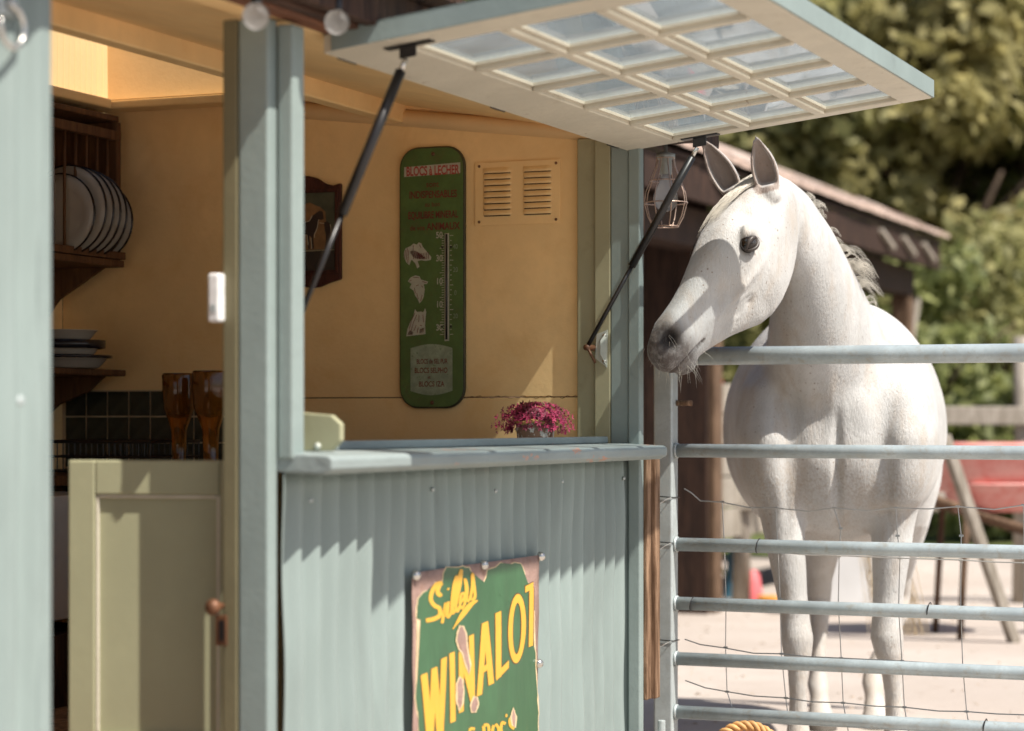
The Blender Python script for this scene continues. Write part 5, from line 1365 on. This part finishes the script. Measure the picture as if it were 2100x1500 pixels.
    for sx in (-1, 1):
        c = hp(.228, sx*.0915, .000) - O3
        q = MB().lathe([(.0265*math.sin(t), -.0265*math.cos(t)) for t in np.linspace(0, math.pi, 16)], n=24)
        q.v = [tuple(c + Vector(p)) for p in q.v]; q.build('eye', M['eye'], horse, smooth=True)
        for (sg, off) in ((1,.004),(-1,-.004)):
            pts = []; rr = []
            for t in np.linspace(0, 1, 14):
                al = (t-.5)*2; ph = .95*(1-al*al)*sg
                # arc over the eyeball surface
                sd = .0285*al; hgt = (.0165 if sg > 0 else -.0140)*(1-al*al) + al*.003
                dep = math.sqrt(max(1e-6, .0290**2 - sd*sd*.9 - hgt*hgt))
                pts.append(c + a*sd + b*hgt + w*sx*dep); rr.append(.0028+.0032*(1-al*al))
            MB().tube(pts, rr, 8).build('eyelid', M['lid'], horse, smooth=True)
        mb2 = MB()                                           # lashes
        for k in range(16):
            t = k/15; al = (t-.5)*1.8; p0 = c + a*(.0265*al) + b*(.0165*(1-al*al)) + w*sx*.024
            mb2.tube([p0, p0 + w*sx*.014 + a*.006 - b*.002, p0 + w*sx*.024 + a*.012 - b*.012], [.0006,.0005,.0002], 3)
        mb2.build('eyelashes', M['lid'], horse)
    # ---- hair
    M['hair'] = plain('pale_horse_hair', (.66,.62,.54), .5, var=.12); M['hair_t'] = plain('cream_tail_hair', (.62,.52,.38), .5, var=.15)
    r = random.Random(5)
    def strands(name, mt, gen, n, r0=.0010):
        q = MB()
        for i in range(n):
            pts = gen(i); k = len(pts); q.tube([p-O3 for p in pts], [r0*(1-.8*j/(k-1)) for j in range(k)], 3, cap=False)
        me2 = bpy.data.meshes.new(name); me2.from_pydata([tuple(v) for v in q.v], [], q.f); me2.update(); me2.polygons.foreach_set('use_smooth', [True]*len(me2.polygons))
        ob_ = link(name, me2, mt, horse); ob_['kind'] = 'stuff'; return ob_
    def fore(i):
        x0 = r.uniform(-.035,.03); s0 = r.uniform(-.03,.035); L = r.uniform(.08,.21); drift = r.uniform(-.050,-.015)
        out_ = []
        for t in np.linspace(0,1,8):
            s = s0+L*t; top = np.interp(s, [q[0] for q in S], [q[1] for q in S]); x = x0+drift*t+.004*math.sin(t*6+i)
            wid = np.interp(s, [q[0] for q in S], [q[3] for q in S]); fall = 1-min(1,abs(x)/wid)**2.6
            mid = -.06; out_.append(hp(s, x, mid+(top-mid)*max(.2,fall)**.42 + .006 + .010*math.sin(t*3.1)*r.uniform(.4,1)))
        return out_
    strands('forelock', M['hair'], fore, 420, .0011)
    crest = [Vector(p[0]) for p in N][::-1]
    cr_r = [p[2] for p in N][::-1]
    def crest_pt(t):
        x = t*(len(crest)-1); i = min(int(x), len(crest)-2); fr = x-i
        p = crest[i].lerp(crest[i+1], fr); rr_ = cr_r[i]+(cr_r[i+1]-cr_r[i])*fr
        d = (crest[i+1]-crest[i]).normalized(); l = Vector((.93,-.30,0)); l = (l-d*l.dot(d)).normalized(); bk = d.cross(l)
        if bk.z < 0: bk = -bk
        return p + bk*rr_*.97, l, bk
    def mane(i):
        t = r.uniform(0,.80); p, l, bk = crest_pt(t); sgn = -1
        L = r.uniform(.08,.20); o_ = [p + l*r.uniform(-.012,.008)]
        for k in range(1,7):
            q = k/6; o_.append(o_[0] + bk*(.020*math.sin(q*2.2)) + l*sgn*(L*.55*q) - up*(L*.75*q*q) + Vector((r.uniform(-.002,.002),0,r.uniform(-.002,.002))))
        return o_
    strands('mane', M['hair'], mane, 700, .0012)
    # wisps start on the outline of the neck
    pxv = 1050+F*V[:,0]/V[:,1]; pyv = HY-F*(V[:,2]-HC)/V[:,1]; nk = (V[:,1] > 6.9) & (V[:,1] < 7.75) & (V[:,2] > 1.35)
    cont = []
    for yy in range(395, 640, 3):
        mk = np.nonzero(nk & (np.abs(pyv-yy) < 3))[0]
        if len(mk): cont.append((yy, Vector(V[mk[np.argmax(pxv[mk])]])))
    clumps = []
    for k in range(40):
        w_ = [1.0 if (495 < c[0] < 600 or c[0] < 430) else .25 for c in cont]
        yy, p = r.choices(cont, w_)[0]; clumps.append((p, r.uniform(.025,.10)*(1 if 505 < yy < 590 else .5), r.uniform(.5,1), r.uniform(-.1,.9), r.uniform(-.3,.3)))
    def wisp(i):
        p, L, kx, lift, cv = clumps[i % len(clumps)]; L *= r.uniform(.75,1.1); lift += r.uniform(-.08,.08); p = p + Vector((0,0,r.uniform(-.006,.006))); o_ = [p - Vector((.014,0,0))]
        for k in range(1,7):
            q = k/6; o_.append(p + Vector((L*q*kx + cv*.02*math.sin(q*4), -.01*q, L*lift*math.sin(q*2.2)*.6-L*.6*q*q+r.uniform(-.0015,.0015))))
        return o_
    strands('mane_wisps', M['hair'], wisp, 520, .00055)
    def tail(i):
        p = C0 + e*1.66 + up*1.30 + lat*r.uniform(.02,.08); sw = r.uniform(.12,.30); o_ = []
        for q in np.linspace(0,1,9): o_.append(p + e*(.10*math.sin(q*2)) + lat*(sw*q) - up*(1.0*q**1.2) + Vector((.02*math.sin(q*5+i),0,0)))
        return o_
    strands('tail', M['hair_t'], tail, 260, .0022)
    def whisk(i):
        s = r.uniform(.55,.66); x = r.uniform(-.04,.05); y = r.uniform(-.10,-.03) if r.random() < .7 else r.uniform(-.0,.05)
        p = hp(s, x, y); d = (a*r.uniform(.2,.8)+w*r.uniform(-.6,.8)-b*r.uniform(.1,.9)).normalized(); L = r.uniform(.025,.06)
        return [p, p+d*L*.5, p+d*L-up*.008]
    strands('whiskers', M['hair'], whisk, 70, .0005)
    def earhair(i):
        base, tip, o = (earL, earR)[i % 2]; t = r.uniform(.05,.75); sd = (tip-base).cross(o).normalized(); p = base+(tip-base)*t + sd*r.choice((-1,1))*.026*math.sin(min(1,t*1.3)*2.6) + o*.004
        return [p, p+o*.010+sd*r.uniform(-.006,.006), p+o*.016+(tip-base)*.05+sd*r.uniform(-.01,.01)]
    return horse
build_horse()

# ------------------------------------------------------------------ straw and grit on the yard
r_ = np.random.default_rng(21); q = MB()
for i in range(1500):
    x = r_.uniform(.3, 6.5); y = r_.uniform(7.2, 18); an = r_.uniform(0, 6.28); L = r_.uniform(.01, .05)*(1 if r_.random() < .6 else .5)
    dx, dy = L*math.cos(an), L*math.sin(an); wx, wy = -.0022*math.sin(an), .0022*math.cos(an); z = .004+r_.uniform(0,.004)
    q.add([(x-wx,y-wy,.001),(x+wx,y+wy,.001),(x+dx+wx,y+dy+wy,z),(x+dx-wx,y+dy-wy,z)], [(0,1,2,3)])
me = bpy.data.meshes.new('straw_litter'); me.from_pydata(q.v, [], q.f); me.update()
tag(link('straw_litter', me, plain('dry_straw', (.34,.24,.13), .8, var=.4)), 'loose straw scattered over the pale yard', 'straw', kind='stuff')
q = MB()
for i in range(700):
    x = r_.uniform(.3, 6.5); y = r_.uniform(7.2, 18); a_ = r_.uniform(.004,.018); z = a_*.6
    q.add([(x-a_,y,0),(x,y-a_*.8,0),(x+a_,y,0),(x,y+a_*.9,0),(x+a_*.2,y,z)], [(0,1,4),(1,2,4),(2,3,4),(3,0,4)])
me = bpy.data.meshes.new('yard_grit'); me.from_pydata(q.v, [], q.f); me.update()
tag(link('yard_grit', me, plain('brown_grit', (.30,.24,.19), .9, var=.4)), 'small stones and grit on the yard', 'gravel', kind='stuff')
